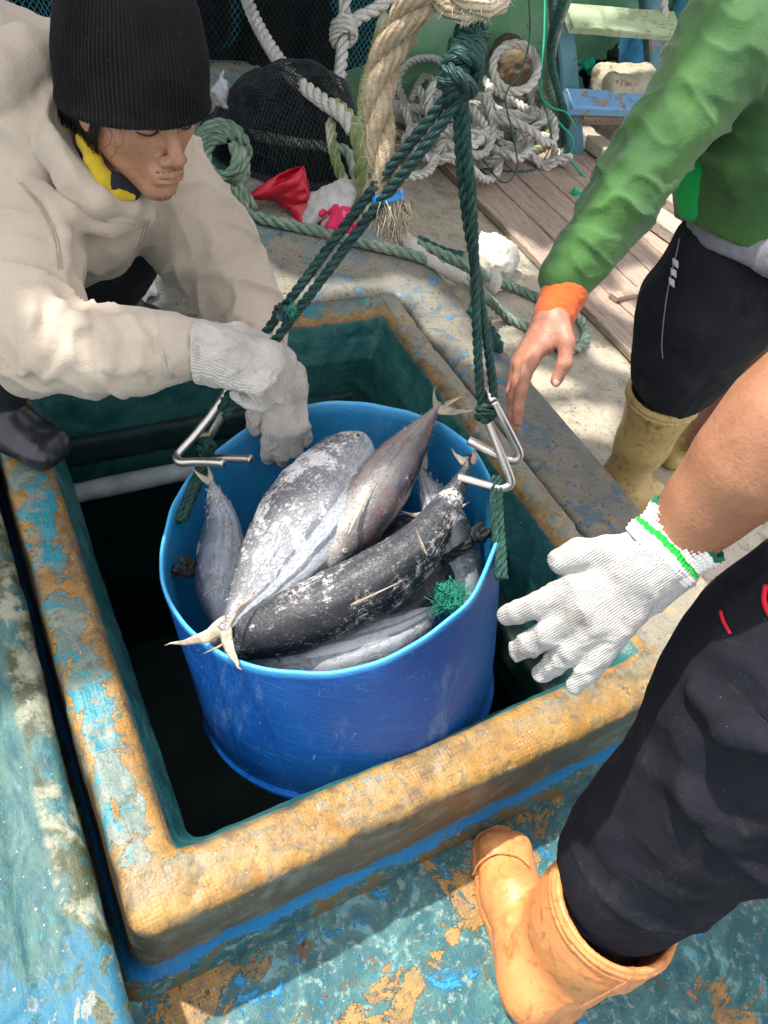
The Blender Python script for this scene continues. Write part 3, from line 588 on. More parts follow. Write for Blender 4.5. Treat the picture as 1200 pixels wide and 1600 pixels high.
def fish(label, pts, H, dors, mat, thick=0.66, tail=None, fins=(), eye=True, tilt=0.0, seed=0, body_name='body', mouth=False, gill=1.0):
    """pts snout -> tail base (world); H max body depth (m); dors: image-plane direction of the back"""
    p = smooth_path(pts, 0.006); n = len(p); s = np.linspace(0, 1, n); T = np.gradient(p, axis=0); T /= np.linalg.norm(T, axis=1)[:, None]
    prof = np.interp(s, [0, .02, .06, .14, .25, .38, .52, .66, .78, .88, .95, 1.0], [.05, .22, .42, .68, .90, 1.0, .96, .78, .54, .30, .13, .12])
    view = camdir(0, 0, 1); dv = camdir(dors[0], dors[1], tilt)
    D = dv[None] - T * (T @ dv)[:, None]; D /= np.linalg.norm(D, axis=1)[:, None]; W = np.cross(T, D)
    if (W @ view).mean() < 0: W = -W
    a = np.linspace(0, 2*np.pi, 48, endpoint=False); ca, sa = np.cos(a), np.sin(a)
    ex = 0.85; cx = np.sign(ca) * np.abs(ca)**ex; sx = np.sign(sa) * np.abs(sa)**1.05
    V = p[:, None] + (H / 2 * prof)[:, None, None] * (cx[None, :, None] * D[:, None] + thick * sx[None, :, None] * (1 - 0.15 * np.abs(cx)[None, :, None]) * W[:, None])
    st = np.stack([np.repeat(s, 48).reshape(n, 48), np.broadcast_to(ca, (n, 48)), np.broadcast_to(sa, (n, 48))], -1)
    # gill cover crease and jaw line
    g = 0.235 + 0.05 * (1 - ca**2); dent = -0.0035 * gill * np.exp(-((s[:, None] - g[None]) / 0.008)**2) * (1 - np.abs(ca)[None]**6)
    if mouth: dent = dent - 0.003 * np.exp(-((ca[None] + 0.12) / 0.06)**2) * (s[:, None] < 0.09)
    Nn = V - p[:, None]; Nn /= np.linalg.norm(Nn, axis=2)[:, :, None] + 1e-9; V = V + Nn * dent[:, :, None]
    V = V.reshape(-1, 3); Nf = Nn.reshape(-1, 3); V = V + Nf * (0.0016 * noise(V, 25, seed, 3) + 0.0007 * noise(V, 130, seed + 3, 2))[:, None]
    i = np.arange(n-1)[:, None]*48; j = np.arange(48)[None]; j2 = (j+1) % 48; F = np.stack([i+j, i+48+j, i+48+j2, i+j2], -1).reshape(-1, 4).tolist(); F.append(list(range(48))); F.append([(n-1)*48+k for k in range(48)][::-1])
    root = thing('fish', p[n // 2], label, 'fish', 'frozen fish in the blue drum')
    # finlets along the rear back and belly
    fb = MB(); fb.add(V, F, st.reshape(-1, 3))
    for sg in (1, -1):
        for u in (0.80, 0.85, 0.90):
            i_ = int(u * (n - 1)); c = p[i_] + D[i_] * sg * H / 2 * prof[i_] * 0.93; fin_blade(fb, c - T[i_] * 0.004, c + T[i_] * 0.005, c + D[i_] * sg * 0.003 + T[i_] * 0.008, 0.0009, n=4, seed=seed)
    fb.build('body', mat, root)
    mb = MB(); k = 0
    if tail:
        base = p[-1]; hw = D[-1] * H * 0.09
        for tp in tail:
            tp = np.asarray(tp, float); q = tp - base; o = np.cross(view, q); sg = 1 if o @ D[-1] > 0 else -1
            r = np.cross(unit(q), view) * H * 0.10; b0 = base - T[-1] * 0.012
            fin_blade(mb, b0 + r, b0 - r, tp, 0.003, bend=np.cross(unit(q), view) * H * 0.06 * (1 if k else -1), seed=seed + k); k += 1
        mesh_o = mb.build('tail_fin', M_fin.m, root)
    for q in fins:
        fb = MB(); fin_blade(fb, q[0], q[1], q[2], 0.0018, seed=seed + 9); fb.build(q[3] if len(q) > 3 else 'fin', M_fin.m, root)
    if eye:
        i_ = int(0.085 * (n - 1)); c = p[i_] + D[i_] * H / 2 * prof[i_] * 0.22 + W[i_] * thick * H / 2 * prof[i_] * 0.93
        s_ = SDF().ell(c, (H * .052, H * .052, H * .035), np.stack([T[i_], D[i_], W[i_]], 1)); e_ = mesh('eye', *s_.mesh(0.0012), M_iris, root)
        s_ = SDF().ell(c + W[i_] * H * .014, (H * .03, H * .03, H * .025), np.stack([T[i_], D[i_], W[i_]], 1)); mesh('pupil', *s_.mesh(0.001), M_eye, e_)
    return root
fish('large pale frosted fish with striped belly, head up and tail out over the drum rim',
     [B(568, 676, .0), B(553, 705, .0), B(520, 765, .0), B(468, 830, .01), B(412, 905, .01), B(370, 955, .015), B(346, 985, .02)], .172, (-.75, .66), F_big, .62,
     tail=[B(256, 1007, .045), B(378, 1048, .035)], fins=[(B(395, 930, .05), B(350, 990, .045), B(372, 950, .06), 'fin'), (B(350, 1005, .03), B(342, 1012, .03), B(316, 1022, .03), 'fin')], seed=1, mouth=True)
fish('brown and grey fish with rusty patches, tail sticking up over the far drum rim',
     [B(516, 888, -.015), B(545, 835, -.01), B(585, 775, .0), B(630, 710, .01), B(665, 662, .025), B(690, 630, .045)], .104, (.72, -.6), F_brown, .8,
     tail=[B(680, 602, .085), B(742, 640, .05)], fins=[(B(553, 805, .04), B(545, 835, .04), B(584, 756, .045), 'pectoral_fin'), (B(690, 640, .06), B(697, 628, .06), B(724, 618, .07))], seed=2)
fish('long black curved fish lying topmost across the drum, grey tail up at right',
     [B(310, 1015, -.03), B(362, 1000, -.02), B(450, 975, -.01), B(560, 925, -.005), B(645, 865, .0), B(693, 800, .01), B(722, 745, .02), B(735, 712, .03)], .108, (.35, -.9), F_dark, .85,
     tail=[B(704, 700, .05), B(742, 700, .04)], fins=[(B(655, 850, .055), B(668, 868, .055), B(650, 826, .085), 'fin'), (B(560, 940, .045), B(548, 946, .045), B(632, 906, .05), 'pectoral_fin')], seed=3, eye=False, gill=0.0)
fish('narrow slate blue fish against the drum\'s left wall, tail up by the hook',
     [B(345, 985, -.09), B(343, 940, -.07), B(344, 880, -.06), B(346, 815, -.04), B(335, 770, .0), B(326, 742, .03)], .088, (-.9, .1), F_blue, .8, tail=[B(300, 728, .05), B(322, 725, .06)], seed=4, eye=False)
fish('silver fish with faint stripes lying lowest along the near side of the drum',
     [B(345, 1030, -.12), B(400, 1035, -.10), B(480, 1030, -.09), B(560, 1015, -.09), B(650, 975, -.10), B(700, 930, -.12)], .10, (.2, -1), F_silv, .9, seed=5, eye=False)
fish('silver grey fish standing steeply at the right side of the drum beside the green netting',
     [B(735, 950, -.15), B(722, 900, -.13), B(706, 850, -.10), B(688, 800, -.08), B(668, 755, -.07), B(655, 725, -.06)], .088, (.8, .3), F_silv, .8, seed=6, eye=False, tail=[B(640, 700, -.03), B(662, 690, -.04)])
fish('dark fish half buried under the black one, brown tail fins showing between the others',
     [B(560, 880, -.14), B(600, 855, -.12), B(640, 830, -.10), B(668, 808, -.08), B(680, 800, -.06)], .10, (.6, .6), F_dark, .8, seed=7, eye=False, tail=[B(622, 797, -.03), B(735, 783, -.04)])
fish('dark fish with pale spots jammed under the black fish at lower right',
     [B(500, 1000, -.14), B(560, 985, -.12), B(640, 955, -.11), B(690, 900, -.11), B(705, 850, -.13)], .085, (.4, -.8), F_dark, .8, seed=8, eye=False)
fish('dark fish deep between the large pale fish and the brown one',
     [B(420, 920, -.16), B(480, 870, -.13), B(530, 800, -.13), B(590, 740, -.14)], .11, (.6, -.6), F_dark, .9, seed=9, eye=False)
fish('slate fish deep under the head of the large pale fish', [B(420, 800, -.18), B(480, 740, -.17), B(560, 730, -.17), B(640, 780, -.18)], .12, (.6, .6), F_blue, .9, seed=10, eye=False)

# ================================================================== cordage of the sling
def rope_mat(name, c1, c2, c3=None, rough=0.6, bs=0.0012):
    m = Mat(name, rough, 0.3); nt = m.nt; st = m.sep(m.attr('st')); ph = mth(nt, 'SINE', mth(nt, 'ADD', mth(nt, 'MULTIPLY', st[2], 50), mth(nt, 'MULTIPLY', st[0], 300)))
    c_ = mix(nt, thr(nt, nz(nt, m.co, 45, 5, 0.7), 0.38, 0.62), c1, c2); c_ = mix(nt, mth(nt, 'MULTIPLY', thr(nt, ph, 0.2, 1.0), 0.35), c_, tuple(x * 0.5 for x in c2))
    if c3: c_ = mix(nt, thr(nt, nz(nt, m.co, 8, 4, 0.6), 0.5, 0.62), c_, c3)
    m.col(c_); m.bump(ph, bs * .5); m.bump(nz(nt, m.co, 300, 3), bs); return m.m
R_dkgreen = rope_mat('dark_green_rope', (0.012, 0.055, 0.045), (0.03, 0.10, 0.08), (0.018, 0.05, 0.05), 0.42)
R_sage = rope_mat('faded_green_rope', (0.16, 0.27, 0.19), (0.26, 0.36, 0.27), (0.36, 0.42, 0.34))
R_white = rope_mat('white_rope', (0.62, 0.61, 0.57), (0.48, 0.46, 0.43), (0.56, 0.54, 0.46))
R_mossy = rope_mat('mossy_rope', (0.34, 0.40, 0.17), (0.24, 0.30, 0.13), (0.50, 0.50, 0.36))
R_hemp = rope_mat('hemp_rope', (0.46, 0.36, 0.24), (0.34, 0.26, 0.165), (0.52, 0.44, 0.32), 0.8, 0.002)
R_black = rope_mat('black_rope', (0.012, 0.016, 0.016), (0.025, 0.03, 0.03))
R_teal = rope_mat('teal_rope', (0.02, 0.10, 0.10), (0.05, 0.16, 0.14), (0.03, 0.08, 0.09))
M_fibre = simple('green_fibre', (0.01, 0.17, 0.12), (0.02, 0.26, 0.18), 0.6, 60)
M_blue_tape = simple('blue_tape', (0.02, 0.20, 0.55), (0.03, 0.26, 0.60), 0.4)
M_steel = Mat('stainless_steel', 0.28, 0.5, 1.0); q = nz(M_steel.nt, M_steel.co, 40, 5, 0.7)
M_steel.col(mix(M_steel.nt, thr(M_steel.nt, nz(M_steel.nt, M_steel.co, 25, 5, 0.7), 0.62, 0.70), (0.55, 0.52, 0.49), (0.28, 0.15, 0.08))).rgh(mth(M_steel.nt, 'ADD', mth(M_steel.nt, 'MULTIPLY', q, 0.4), 0.15)); M_steel.bump(q, 0.0006)

KN = P(722, 95, .93)
sling = thing('rope_sling', KN, 'dark green twisted rope sling, knotted above, two legs running down to the steel hooks', 'rope sling')
# left leg: two ropes side by side, right leg: two ropes crossing
def srope(pts, R, mat=None, **k): mb = MB(); rope_geo(mb, pts, R, **k); return mb.build('sling_leg', mat or R_dkgreen, sling)
srope([P(700, 150, .935), P(640, 225, .985), P(560, 325, 1.06), P(480, 432, 1.13), P(415, 520, 1.20), P(372, 590, 1.25), P(345, 640, 1.29)], .0076, fuzz=60)
srope([P(722, 145, .93), P(662, 232, .975), P(583, 330, 1.05), P(500, 440, 1.125), P(432, 530, 1.19), P(385, 600, 1.24), P(352, 650, 1.29)], .0076, ph=1, fuzz=60)
srope([P(716, 145, .93), P(718, 230, .98), P(728, 330, 1.04), P(746, 440, 1.10), P(762, 540, 1.15), P(771, 620, 1.19), P(764, 655, 1.20), P(744, 648, 1.20)], .0074, fuzz=60)
srope([P(722, 145, .93), P(730, 240, .98), P(738, 330, 1.03), P(742, 440, 1.09), P(746, 540, 1.14), P(751, 620, 1.19), P(757, 650, 1.21)], .0074, ph=2, fuzz=60)
# the knot: wraps wound round a core
def wraps(c, ax, L, R, r, turns, mat, parent, name, tilt=.35, seed=0, sides=6, label=None):
    ax = unit(ax); u = unit(np.cross(ax, camdir(1, .3, 0))); v = np.cross(ax, u); mb = MB()
    for w in range(turns):
        t = (w + .5) / turns - .5; rr = R * (1 - 1.3 * t * t) + r * 0.2 * rng.normal(); a0 = rng.random() * 6; th = tilt * rng.uniform(-1, 1)
        a = np.linspace(0, 2*np.pi, 26); q = np.array([c + ax * (t * L + math.sin(x + a0) * rr * th) + rr * (math.cos(x) * u + math.sin(x) * v) for x in a]); rope_geo(mb, q, r, sides=sides)
    s_ = SDF().cap(c - ax * L * .3, c + ax * L * .3, R * .62, R * .62); V, F = s_.mesh(max(R / 8, .003)); mb.add(V, F)
    o = mb.build(name, mat, parent)
    if label: o['label'] = label
    return o
wraps(P(727, 88, .92), camdir(.25, 1, .1), .085, .019, .0085, 9, R_dkgreen, sling, 'knot', tilt=.9)
wraps(P(712, 132, .93), camdir(-.2, 1, .1), .03, .015, .008, 3, R_dkgreen, sling, 'knot', tilt=.8)
srope([P(735, 60, .92), P(742, 20, .91), P(748, -40, .90)], .0105, fuzz=20); srope([P(720, 60, .925), P(728, 20, .915), P(734, -40, .905)], .0105, fuzz=20)
def seizing(c, ax, R, mat=None, n=5): wraps(c, ax, .006 * n, R, .0028, n, mat or R_teal, sling, 'seizing', tilt=.3)
seizing(P(441, 489, 1.155), camdir(-.6, -.8, 0), .0125, R_teal, 3)
mb = MB()
for _ in range(90):
    c = P(452, 486, 1.145); d = unit(rng.normal(size=3) + camdir(1, 0, .3) * .9); l = .005 + .009 * rng.random(); mb.add(*tube(np.array([c, c + d * l * .6, c + d * l + rng.normal(size=3) * .003]), .0007, 3))
mb.build('fibre_tuft', M_fibre, sling)
seizing(P(757, 645, 1.19), camdir(0, 1, 0), .014, R_dkgreen, 4)
# lashings under the hooks
LH = [P(322, 700, 1.34), P(312, 730, 1.35), P(296, 770, 1.34), P(278, 815, 1.31)]
mb = MB(); rope_geo(mb, LH, .0075, fuzz=40); rope_geo(mb, [q + camdir(1, .2, 0) * .011 for q in LH], .007, fuzz=40); mb.build('lashing', R_dkgreen, sling)
mb = MB(); RL = [P(772, 745, 1.24), P(772, 790, 1.22), P(776, 850, 1.19), P(779, 905, 1.17)]; rope_geo(mb, RL, .007, fuzz=40); rope_geo(mb, [q + camdir(1, 0, 0) * .009 for q in RL], .006, fuzz=30); mb.build('lashing', R_dkgreen, sling)
wraps(P(322, 700, 1.335), camdir(.3, 1, 0), .02, .013, .005, 3, R_dkgreen, sling, 'lashing', tilt=.5)
# knots inside the drum wall
k1 = MB(); rope_geo(k1, [B(770, 835, -.05), B(745, 828, -.06), B(735, 846, -.06), B(715, 862, -.06), B(690, 878, -.07)], .009); rope_geo(k1, [B(752, 822, -.05), B(742, 836, -.04), B(752, 842, -.05), B(760, 826, -.04)], .009)
props(k1.build('rope_knot', R_black, None, origin=B(745, 840, -.06)), 'black knotted rope end inside the right wall of the drum', 'rope')
k2 = MB(); rope_geo(k2, [B(268, 893, -.05), B(290, 890, -.06), B(318, 902, -.07), B(322, 915, -.08)], .0095); rope_geo(k2, [B(285, 875, -.05), B(300, 880, -.04), B(292, 898, -.05), B(282, 885, -.04)], .009)
props(k2.build('rope_knot', R_black, None, origin=B(290, 890, -.06)), 'black knotted rope end inside the left wall of the drum', 'rope')
# tuft of green netting
mb = MB()
for _ in range(700):
    c = B(683 + 42 * rng.random(), 918 + 36 * rng.random(), -.045 - .02 * rng.random()); d = rng.normal(size=3); d = unit(d + BN * .7); l = .006 + .012 * rng.random(); V, F = tube(np.array([c, c + d * l * .5 + rng.normal(size=3) * .002, c + d * l + rng.normal(size=3) * .005]), .0006, 3); mb.add(V, F)
props(mb.build('netting_tuft', M_fibre, None, origin=B(703, 935, -.05)), 'bright green frayed netting tuft between the fish and the near right wall of the drum', 'netting')

# ================================================================== steel hooks
def hook(name, rods, label, r=.0058):
    root = thing(name, rods[0][0], label, 'hook', 'steel hooks holding the drum')
    for nm, pts in rods: pass
    return root
def rodset(rods, label, r=.0076):
    root = thing('steel_hook', rods[0][1][0], label, 'hook', 'steel hooks gripping the drum rim')
    for nm, pts in rods:
        p = smooth_path(pts, .003); V, F = tube(p, r, 14); mesh(nm, V, F, M_steel.m, root)
    return root
# bends are rounded by extra points
lh = rodset([('hook_bar', [P(348, 622, 1.29), P(330, 648, 1.30), P(303, 682, 1.31), P(281, 706, 1.315), P(276, 715, 1.31), P(282, 722, 1.30), P(300, 722, 1.29), P(330, 722, 1.27), P(350, 723, 1.26)]),
        ('hook_bar', [P(356, 628, 1.31), P(345, 652, 1.33), P(326, 684, 1.355), P(318, 700, 1.365), P(319, 713, 1.36), P(330, 716, 1.35), P(360, 716, 1.33), P(393, 717, 1.31)]),
        ('cross_bar', [P(300, 683, 1.312), P(326, 680, 1.35)]),
        ('top_bar', [P(348, 622, 1.29), P(356, 610, 1.295), P(362, 612, 1.305), P(356, 628, 1.31)])], 'left steel hook of bent rod, hanging under the gloved hand and gripping the drum rim')
rh = rodset([('hook_bar', [P(771, 628, 1.19), P(785, 655, 1.20), P(803, 690, 1.22), P(811, 708, 1.23), P(808, 717, 1.235), P(795, 718, 1.24), P(770, 707, 1.24), P(732, 688, 1.25)]),
        ('hook_bar', [P(756, 632, 1.20), P(764, 660, 1.21), P(783, 710, 1.22), P(796, 745, 1.23), P(797, 757, 1.235), P(786, 763, 1.235), P(770, 761, 1.235), P(715, 746, 1.24)]),
        ('top_bar', [P(756, 632, 1.20), P(752, 618, 1.20), P(762, 613, 1.195), P(771, 628, 1.19)])], 'right steel hook of bent rod, hanging from the rope by the bare hand')
# ================================================================== cloth, skin, rubber
def cloth_mat(name, c1, c2, stain=None, rough=0.9, weave=900, amt=0.0, sheen=0.2):
    m = Mat(name, rough, 0.2 if c1[0] > .03 else .08); nt = m.nt; c_ = mix(nt, thr(nt, nz(nt, m.co, 7, 4, 0.6), 0.35, 0.65), c1, c2)
    c_ = mix(nt, mth(nt, 'MULTIPLY', nz(nt, m.co, 350, 2), 0.22), c_, tuple(min(1, x * 1.5 + .03) for x in c1))
    if stain: c_ = mix(nt, mth(nt, 'MULTIPLY', thr(nt, nz(nt, m.co, 13, 6, 0.65, 0.5), 0.60, 0.72), amt), c_, stain)
    if c1[0] < .03: c_ = mix(nt, mth(nt, 'MULTIPLY', thr(nt, nz(nt, m.co, 420, 2, .5), .74, .78), .5), c_, (.3, .3, .3)); c_ = mix(nt, mth(nt, 'MULTIPLY', thr(nt, nz(nt, m.co, 10, 8, .75, .6), .52, .72), .35), c_, (.07, .068, .065))
    m.col(c_); m.bump(nz(nt, m.co, 330, 3, .6), 0.0008); m.bump(nz(nt, m.co, 40, 5, 0.6), 0.0022)
    m.b.inputs['Sheen Weight'].default_value = sheen; m.b.inputs['Sheen Roughness'].default_value = 0.5; return m.m
def glove_mat(name, c1, c2, stain, amt=.6):
    m = Mat(name, 0.95, 0.1); nt = m.nt; h = m.sep(m.attr('st'))      # hand coordinates: x across the palm, y towards the fingers
    wob = nz(nt, m.co, 60, 3, .6)
    rib = mth(nt, 'SINE', mth(nt, 'ADD', mth(nt, 'MULTIPLY', h[0], 2300), mth(nt, 'MULTIPLY', wob, 5))); stc = mth(nt, 'SINE', mth(nt, 'ADD', mth(nt, 'MULTIPLY', h[1], 3100), mth(nt, 'MULTIPLY', rib, 1.2)))
    c_ = mix(nt, thr(nt, nz(nt, m.co, 18, 5, 0.65), 0.35, 0.65), c1, c2); c_ = mix(nt, mth(nt, 'MULTIPLY', thr(nt, nz(nt, m.co, 22, 8, 0.74, 0.8), 0.50, 0.70), amt), c_, stain)
    c_ = mix(nt, mth(nt, 'MULTIPLY', thr(nt, nz(nt, m.co, 9, 5, 0.7, 0.5), 0.52, 0.68), amt * .7), c_, tuple(x * 1.3 for x in stain))
    c_ = mix(nt, mth(nt, 'MULTIPLY', thr(nt, rib, .2, -1), 0.20), c_, tuple(x * 0.5 for x in c2))
    m.col(c_); m.bump(rib, 0.0006); m.bump(stc, 0.0002); m.bump(nz(nt, m.co, 300, 4, .7), 0.0012); return m.m
def skin_mat(name, c1, c2, c3):
    m = Mat(name, 0.48, 0.4); nt = m.nt; c_ = mix(nt, thr(nt, nz(nt, m.co, 22, 5, 0.65), 0.35, 0.65), c1, c2); c_ = mix(nt, mth(nt, 'MULTIPLY', thr(nt, nz(nt, m.co, 120, 4, 0.6), 0.55, 0.68), 0.4), c_, c3)
    m.col(c_); m.bump(nz(nt, m.co, 260, 4, 0.6), 0.0007); m.bump(nz(nt, m.co, 50, 4, 0.6), 0.0005)
    m.b.inputs['Subsurface Weight'].default_value = 0.12; m.b.inputs['Subsurface Radius'].default_value = (0.010, 0.004, 0.002); m.b.inputs['Subsurface Scale'].default_value = 1.0; return m.m
M_skinL = skin_mat('tanned_skin', (0.40, 0.205, 0.125), (0.33, 0.16, 0.09), (0.23, 0.095, 0.055))
M_skinG = skin_mat('ruddy_skin', (0.40, 0.195, 0.13), (0.32, 0.14, 0.09), (0.28, 0.10, 0.07))
M_skinR = skin_mat('brown_skin', (0.33, 0.155, 0.088), (0.27, 0.12, 0.066), (0.21, 0.085, 0.045))
M_hood = cloth_mat('beige_fleece', (0.44, 0.375, 0.295), (0.375, 0.315, 0.25), (0.25, 0.17, 0.09), amt=0.5)
M_hoodR = cloth_mat('beige_cuff_knit', (0.38, 0.33, 0.27), (0.33, 0.29, 0.235), None)
M_gloveG = glove_mat('grey_white_knit', (0.62, 0.59, 0.545), (0.54, 0.51, 0.465), (0.36, 0.325, 0.28), .8)
M_gloveW = glove_mat('white_knit', (0.56, 0.545, 0.53), (0.48, 0.465, 0.455), (0.27, 0.25, 0.23), .75)
M_black = cloth_mat('black_trouser_cloth', (0.012, 0.013, 0.017), (0.018, 0.019, 0.024), None, 0.9, sheen=0.02)
M_navy = cloth_mat('charcoal_trouser_cloth', (0.008, 0.009, 0.014), (0.013, 0.013, 0.019), None, 0.95, sheen=0.0)
M_yell = cloth_mat('yellow_cloth', (0.50, 0.36, 0.02), (0.42, 0.30, 0.015), None)
M_blackrub = Mat('black_rubber', 0.25, 0.5); q = nz(M_blackrub.nt, M_blackrub.co, 30, 5, 0.7); M_blackrub.col(mix(M_blackrub.nt, thr(M_blackrub.nt, q, 0.5, 0.75), (0.016, 0.018, 0.024), (0.06, 0.06, 0.065)))
M_blackrub.rgh(mth(M_blackrub.nt, 'ADD', mth(M_blackrub.nt, 'MULTIPLY', q, 0.5), 0.08)); M_blackrub.bump(q, 0.0012)
def rubber(name, c1, c2, c3):
    m = Mat(name, 0.42, 0.45); nt = m.nt; q = nz(nt, m.co, 12, 5, 0.65, 0.3); c_ = mix(nt, thr(nt, q, 0.38, 0.62), c1, c2); c_ = mix(nt, mth(nt, 'MULTIPLY', thr(nt, nz(nt, m.co, 30, 7, 0.75, 0.8), 0.50, 0.66), 0.85), c_, c3)
    c_ = mix(nt, mth(nt, 'MULTIPLY', thr(nt, nz(nt, m.co, 95, 6, 0.8, 1.5), 0.64, 0.70), 0.6), c_, tuple(x * .35 for x in c3)); m.col(c_); c_ = mix(nt, mth(nt, 'MULTIPLY', thr(nt, nz(nt, m.co, 40, 9, .8, 3.0, (1, 1, .3)), .62, .66), .5), c_, (.75, .6, .45)); m.col(c_); m.bump(q, 0.003); m.bump(nz(nt, m.co, 120, 5, .7), 0.001); m.rgh(mth(nt, 'ADD', mth(nt, 'MULTIPLY', q, 0.3), 0.22)); return m.m
M_orange = rubber('orange_rubber', (0.58, 0.215, 0.075), (0.60, 0.26, 0.085), (0.32, 0.115, 0.04))
M_tan = rubber('tan_rubber', (0.54, 0.385, 0.155), (0.46, 0.325, 0.125), (0.22, 0.13, 0.055))
M_peach = rubber('worn_peach_rubber', (0.60, 0.30, 0.15), (0.50, 0.24, 0.11), (0.3, 0.14, 0.08))
M_greenc = cloth_mat('green_jersey', (0.046, 0.128, 0.028), (0.030, 0.090, 0.028), (0.085, 0.19, 0.035), 0.8, amt=0.5)
M_bright = cloth_mat('bright_green_mesh', (0.01, 0.40, 0.08), (0.01, 0.34, 0.06), None, 0.8)
M_orangec = cloth_mat('orange_knit', (0.56, 0.10, 0.018), (0.48, 0.08, 0.015), None, 0.9)
M_greyc = cloth_mat('grey_cotton', (0.20, 0.20, 0.22), (0.15, 0.15, 0.17), None, 0.9)
M_whitec = simple('white_print', (0.75, 0.75, 0.75), (0.65, 0.65, 0.65), 0.6)
M_red = simple('red_piping', (0.60, 0.01, 0.03), (0.5, 0.01, 0.03), 0.6)
M_hair = simple('black_hair', (0.01, 0.009, 0.008), (0.02, 0.015, 0.012), 0.4)
M_nail = simple('finger_nail', (0.62, 0.36, 0.28), (0.55, 0.3, 0.22), 0.3)

def cutplane(s, p1, p2, side, k=.004):
    n = unit(np.cross(ray(*p1), ray(*p2))); n = n * side
    c = P(p1[0], p1[1], 1.5); s.fn(c - .5, c + .5, lambda X, Y, Z: -((X - CAM[0])*n[0] + (Y - CAM[1])*n[1] + (Z - CAM[2])*n[2]), k=k, sub=True)
def surf(o_, pts, lift=.0015):
    me = o_.data; V = np.empty(len(me.vertices) * 3); me.vertices.foreach_get('co', V); V = V.reshape(-1, 3) + wloc(o_); q = (V - CAM) @ RM; z = -q[:, 2]; X = 600 + FPX * q[:, 0] / z; Y = 800 - FPX * q[:, 1] / z; out = []
    for px, py in pts:
        m = (np.hypot(X - px, Y - py) < 9) & (z > .1); out.append(P(px, py, (z[m].min() if m.any() else 1.0) - lift))
    return out
def ridge(V, s, seed, sharp=3.0, warp=0.05):
    W = V + warp * np.stack([noise(V, s * .7, seed + 10 + k, 2) for k in range(3)], 1); n = noise(W, s, seed, 1); return (1 - np.clip(np.abs(n) * 1.6, 0, 1))**sharp
def limb(V, a, b, R, f, amp, seed, shear=.6, sharp=3.0, near=None):
    # folds that run round a sleeve or trouser leg from a to b
    a = np.asarray(a, float); b = np.asarray(b, float); d = b - a; L = np.linalg.norm(d); d = d / L; q = V - a; t = q @ d; rv = q - t[:, None] * d; rr = np.linalg.norm(rv, axis=1) + 1e-9
    u = unit(np.cross(d, [.3, .5, .8])); v = np.cross(d, u); cx = rv @ u / rr; sx = rv @ v / rr
    w = np.clip((t + .06) / .06, 0, 1) * np.clip((L + .06 - t) / .06, 0, 1) * np.clip(2.6 - rr / R * 1.5, 0, 1)
    if near is not None: w = w * np.exp(-((t / L - near[0]) / near[1])**2)
    Q = np.stack([t * f + shear * cx + .5 * noise(V, 7, seed + 3, 2), cx * .9, sx * .9], 1); n = noise(Q, 1.0, seed); r1 = (1 - np.clip(np.abs(n) * 1.5, 0, 1))**sharp
    return w * amp * (r1 - .22)
def cloth_disp(a1=.006, s1=9, a2=.003, s2=20, seed=0, aniso=None):
    def f(V, N):
        Q = V if aniso is None else V @ aniso
        return a1 * (ridge(Q, s1, seed) - .3) + a2 * (ridge(Q, s2, seed + 5, 2) - .3) + 0.0015 * noise(V, 14, seed, 2)
    return f
def stretch_along(d, f=0.3):          # compress noise coordinates along d so that folds run along it
    d = unit(d); return np.eye(3) - (1 - f) * np.outer(d, d)

FX = [(.030, .090, 0), (.010, .095, .002), (-.010, .090, .001), (-.028, .081, -.003)]
FL = [(.042, .026, .020), (.046, .029, .021), (.043, .027, .021), (.034, .021, .018)]
def hand(s, wrist, y, z, side, curls, spread, thumb, sc_=1.0, infl=0.0, k=.006):
    y = unit(y); z = unit(z); z = unit(z - y * (y @ z)); x = side * np.cross(y, z); M = np.stack([x, y, z], 1)
    def W(p): return np.asarray(wrist) + M @ (np.asarray(p, float) * sc_)
    pr = .0125 * sc_ + infl
    for (a, b, r0, r1) in (((.016, 0, 0), (.026, .082, 0), pr + .002, pr), ((-.014, 0, 0), (-.022, .075, -.002), pr + .002, pr - .001), ((0, 0, .001), (.008, .088, .002), pr + .003, pr), ((.0, .0, 0), (-.008, .085, 0), pr + .003, pr)):
        s.cap(W(a), W(b), r0, r1, .014)
    s.cap(W((.018, .018, -.008)), W((.030, .050, -.008)), pr + .004, pr, .012)
    tips = []
    for i in range(4):
        p = np.array(FX[i]); sp = rad(spread[i]); ang_ = 0; rr = [.0098, .0092, .0084, .0072] if i < 3 else [.0088, .0080, .0072, .0062]
        d0 = np.array([math.sin(sp), math.cos(sp), 0])
        for j in range(3):
            ang_ += rad(curls[i][j]); d = d0 * math.cos(ang_) + np.array([0, 0, -1]) * math.sin(ang_); q = p + d * FL[i][j]
            s.cap(W(p), W(q), rr[j] * sc_ + infl, rr[j + 1] * sc_ + infl, k if j else .009); p = q
        tips.append((W(p), M @ unit(np.cross(d, np.cross([0, 0, 1], d)) if False else d)))
    t = [np.array(q) for q in thumb]; tr = [.0165, .0125, .0112, .0090]
    for j in range(len(t) - 1): s.cap(W(t[j]), W(t[j + 1]), tr[j] * sc_ + infl, tr[j + 1] * sc_ + infl, .010 if j == 0 else .006)
    return W, M

def wrapper(name, mat, parent, s, h, disp=None, fr_=None):
    V, F = s.mesh(h, disp); at = None
    if fr_ is not None: at = {'st': (V - fr_[0]([0, 0, 0])) @ fr_[1]}
    return mesh(name, V, F, mat, parent, attrs=at)

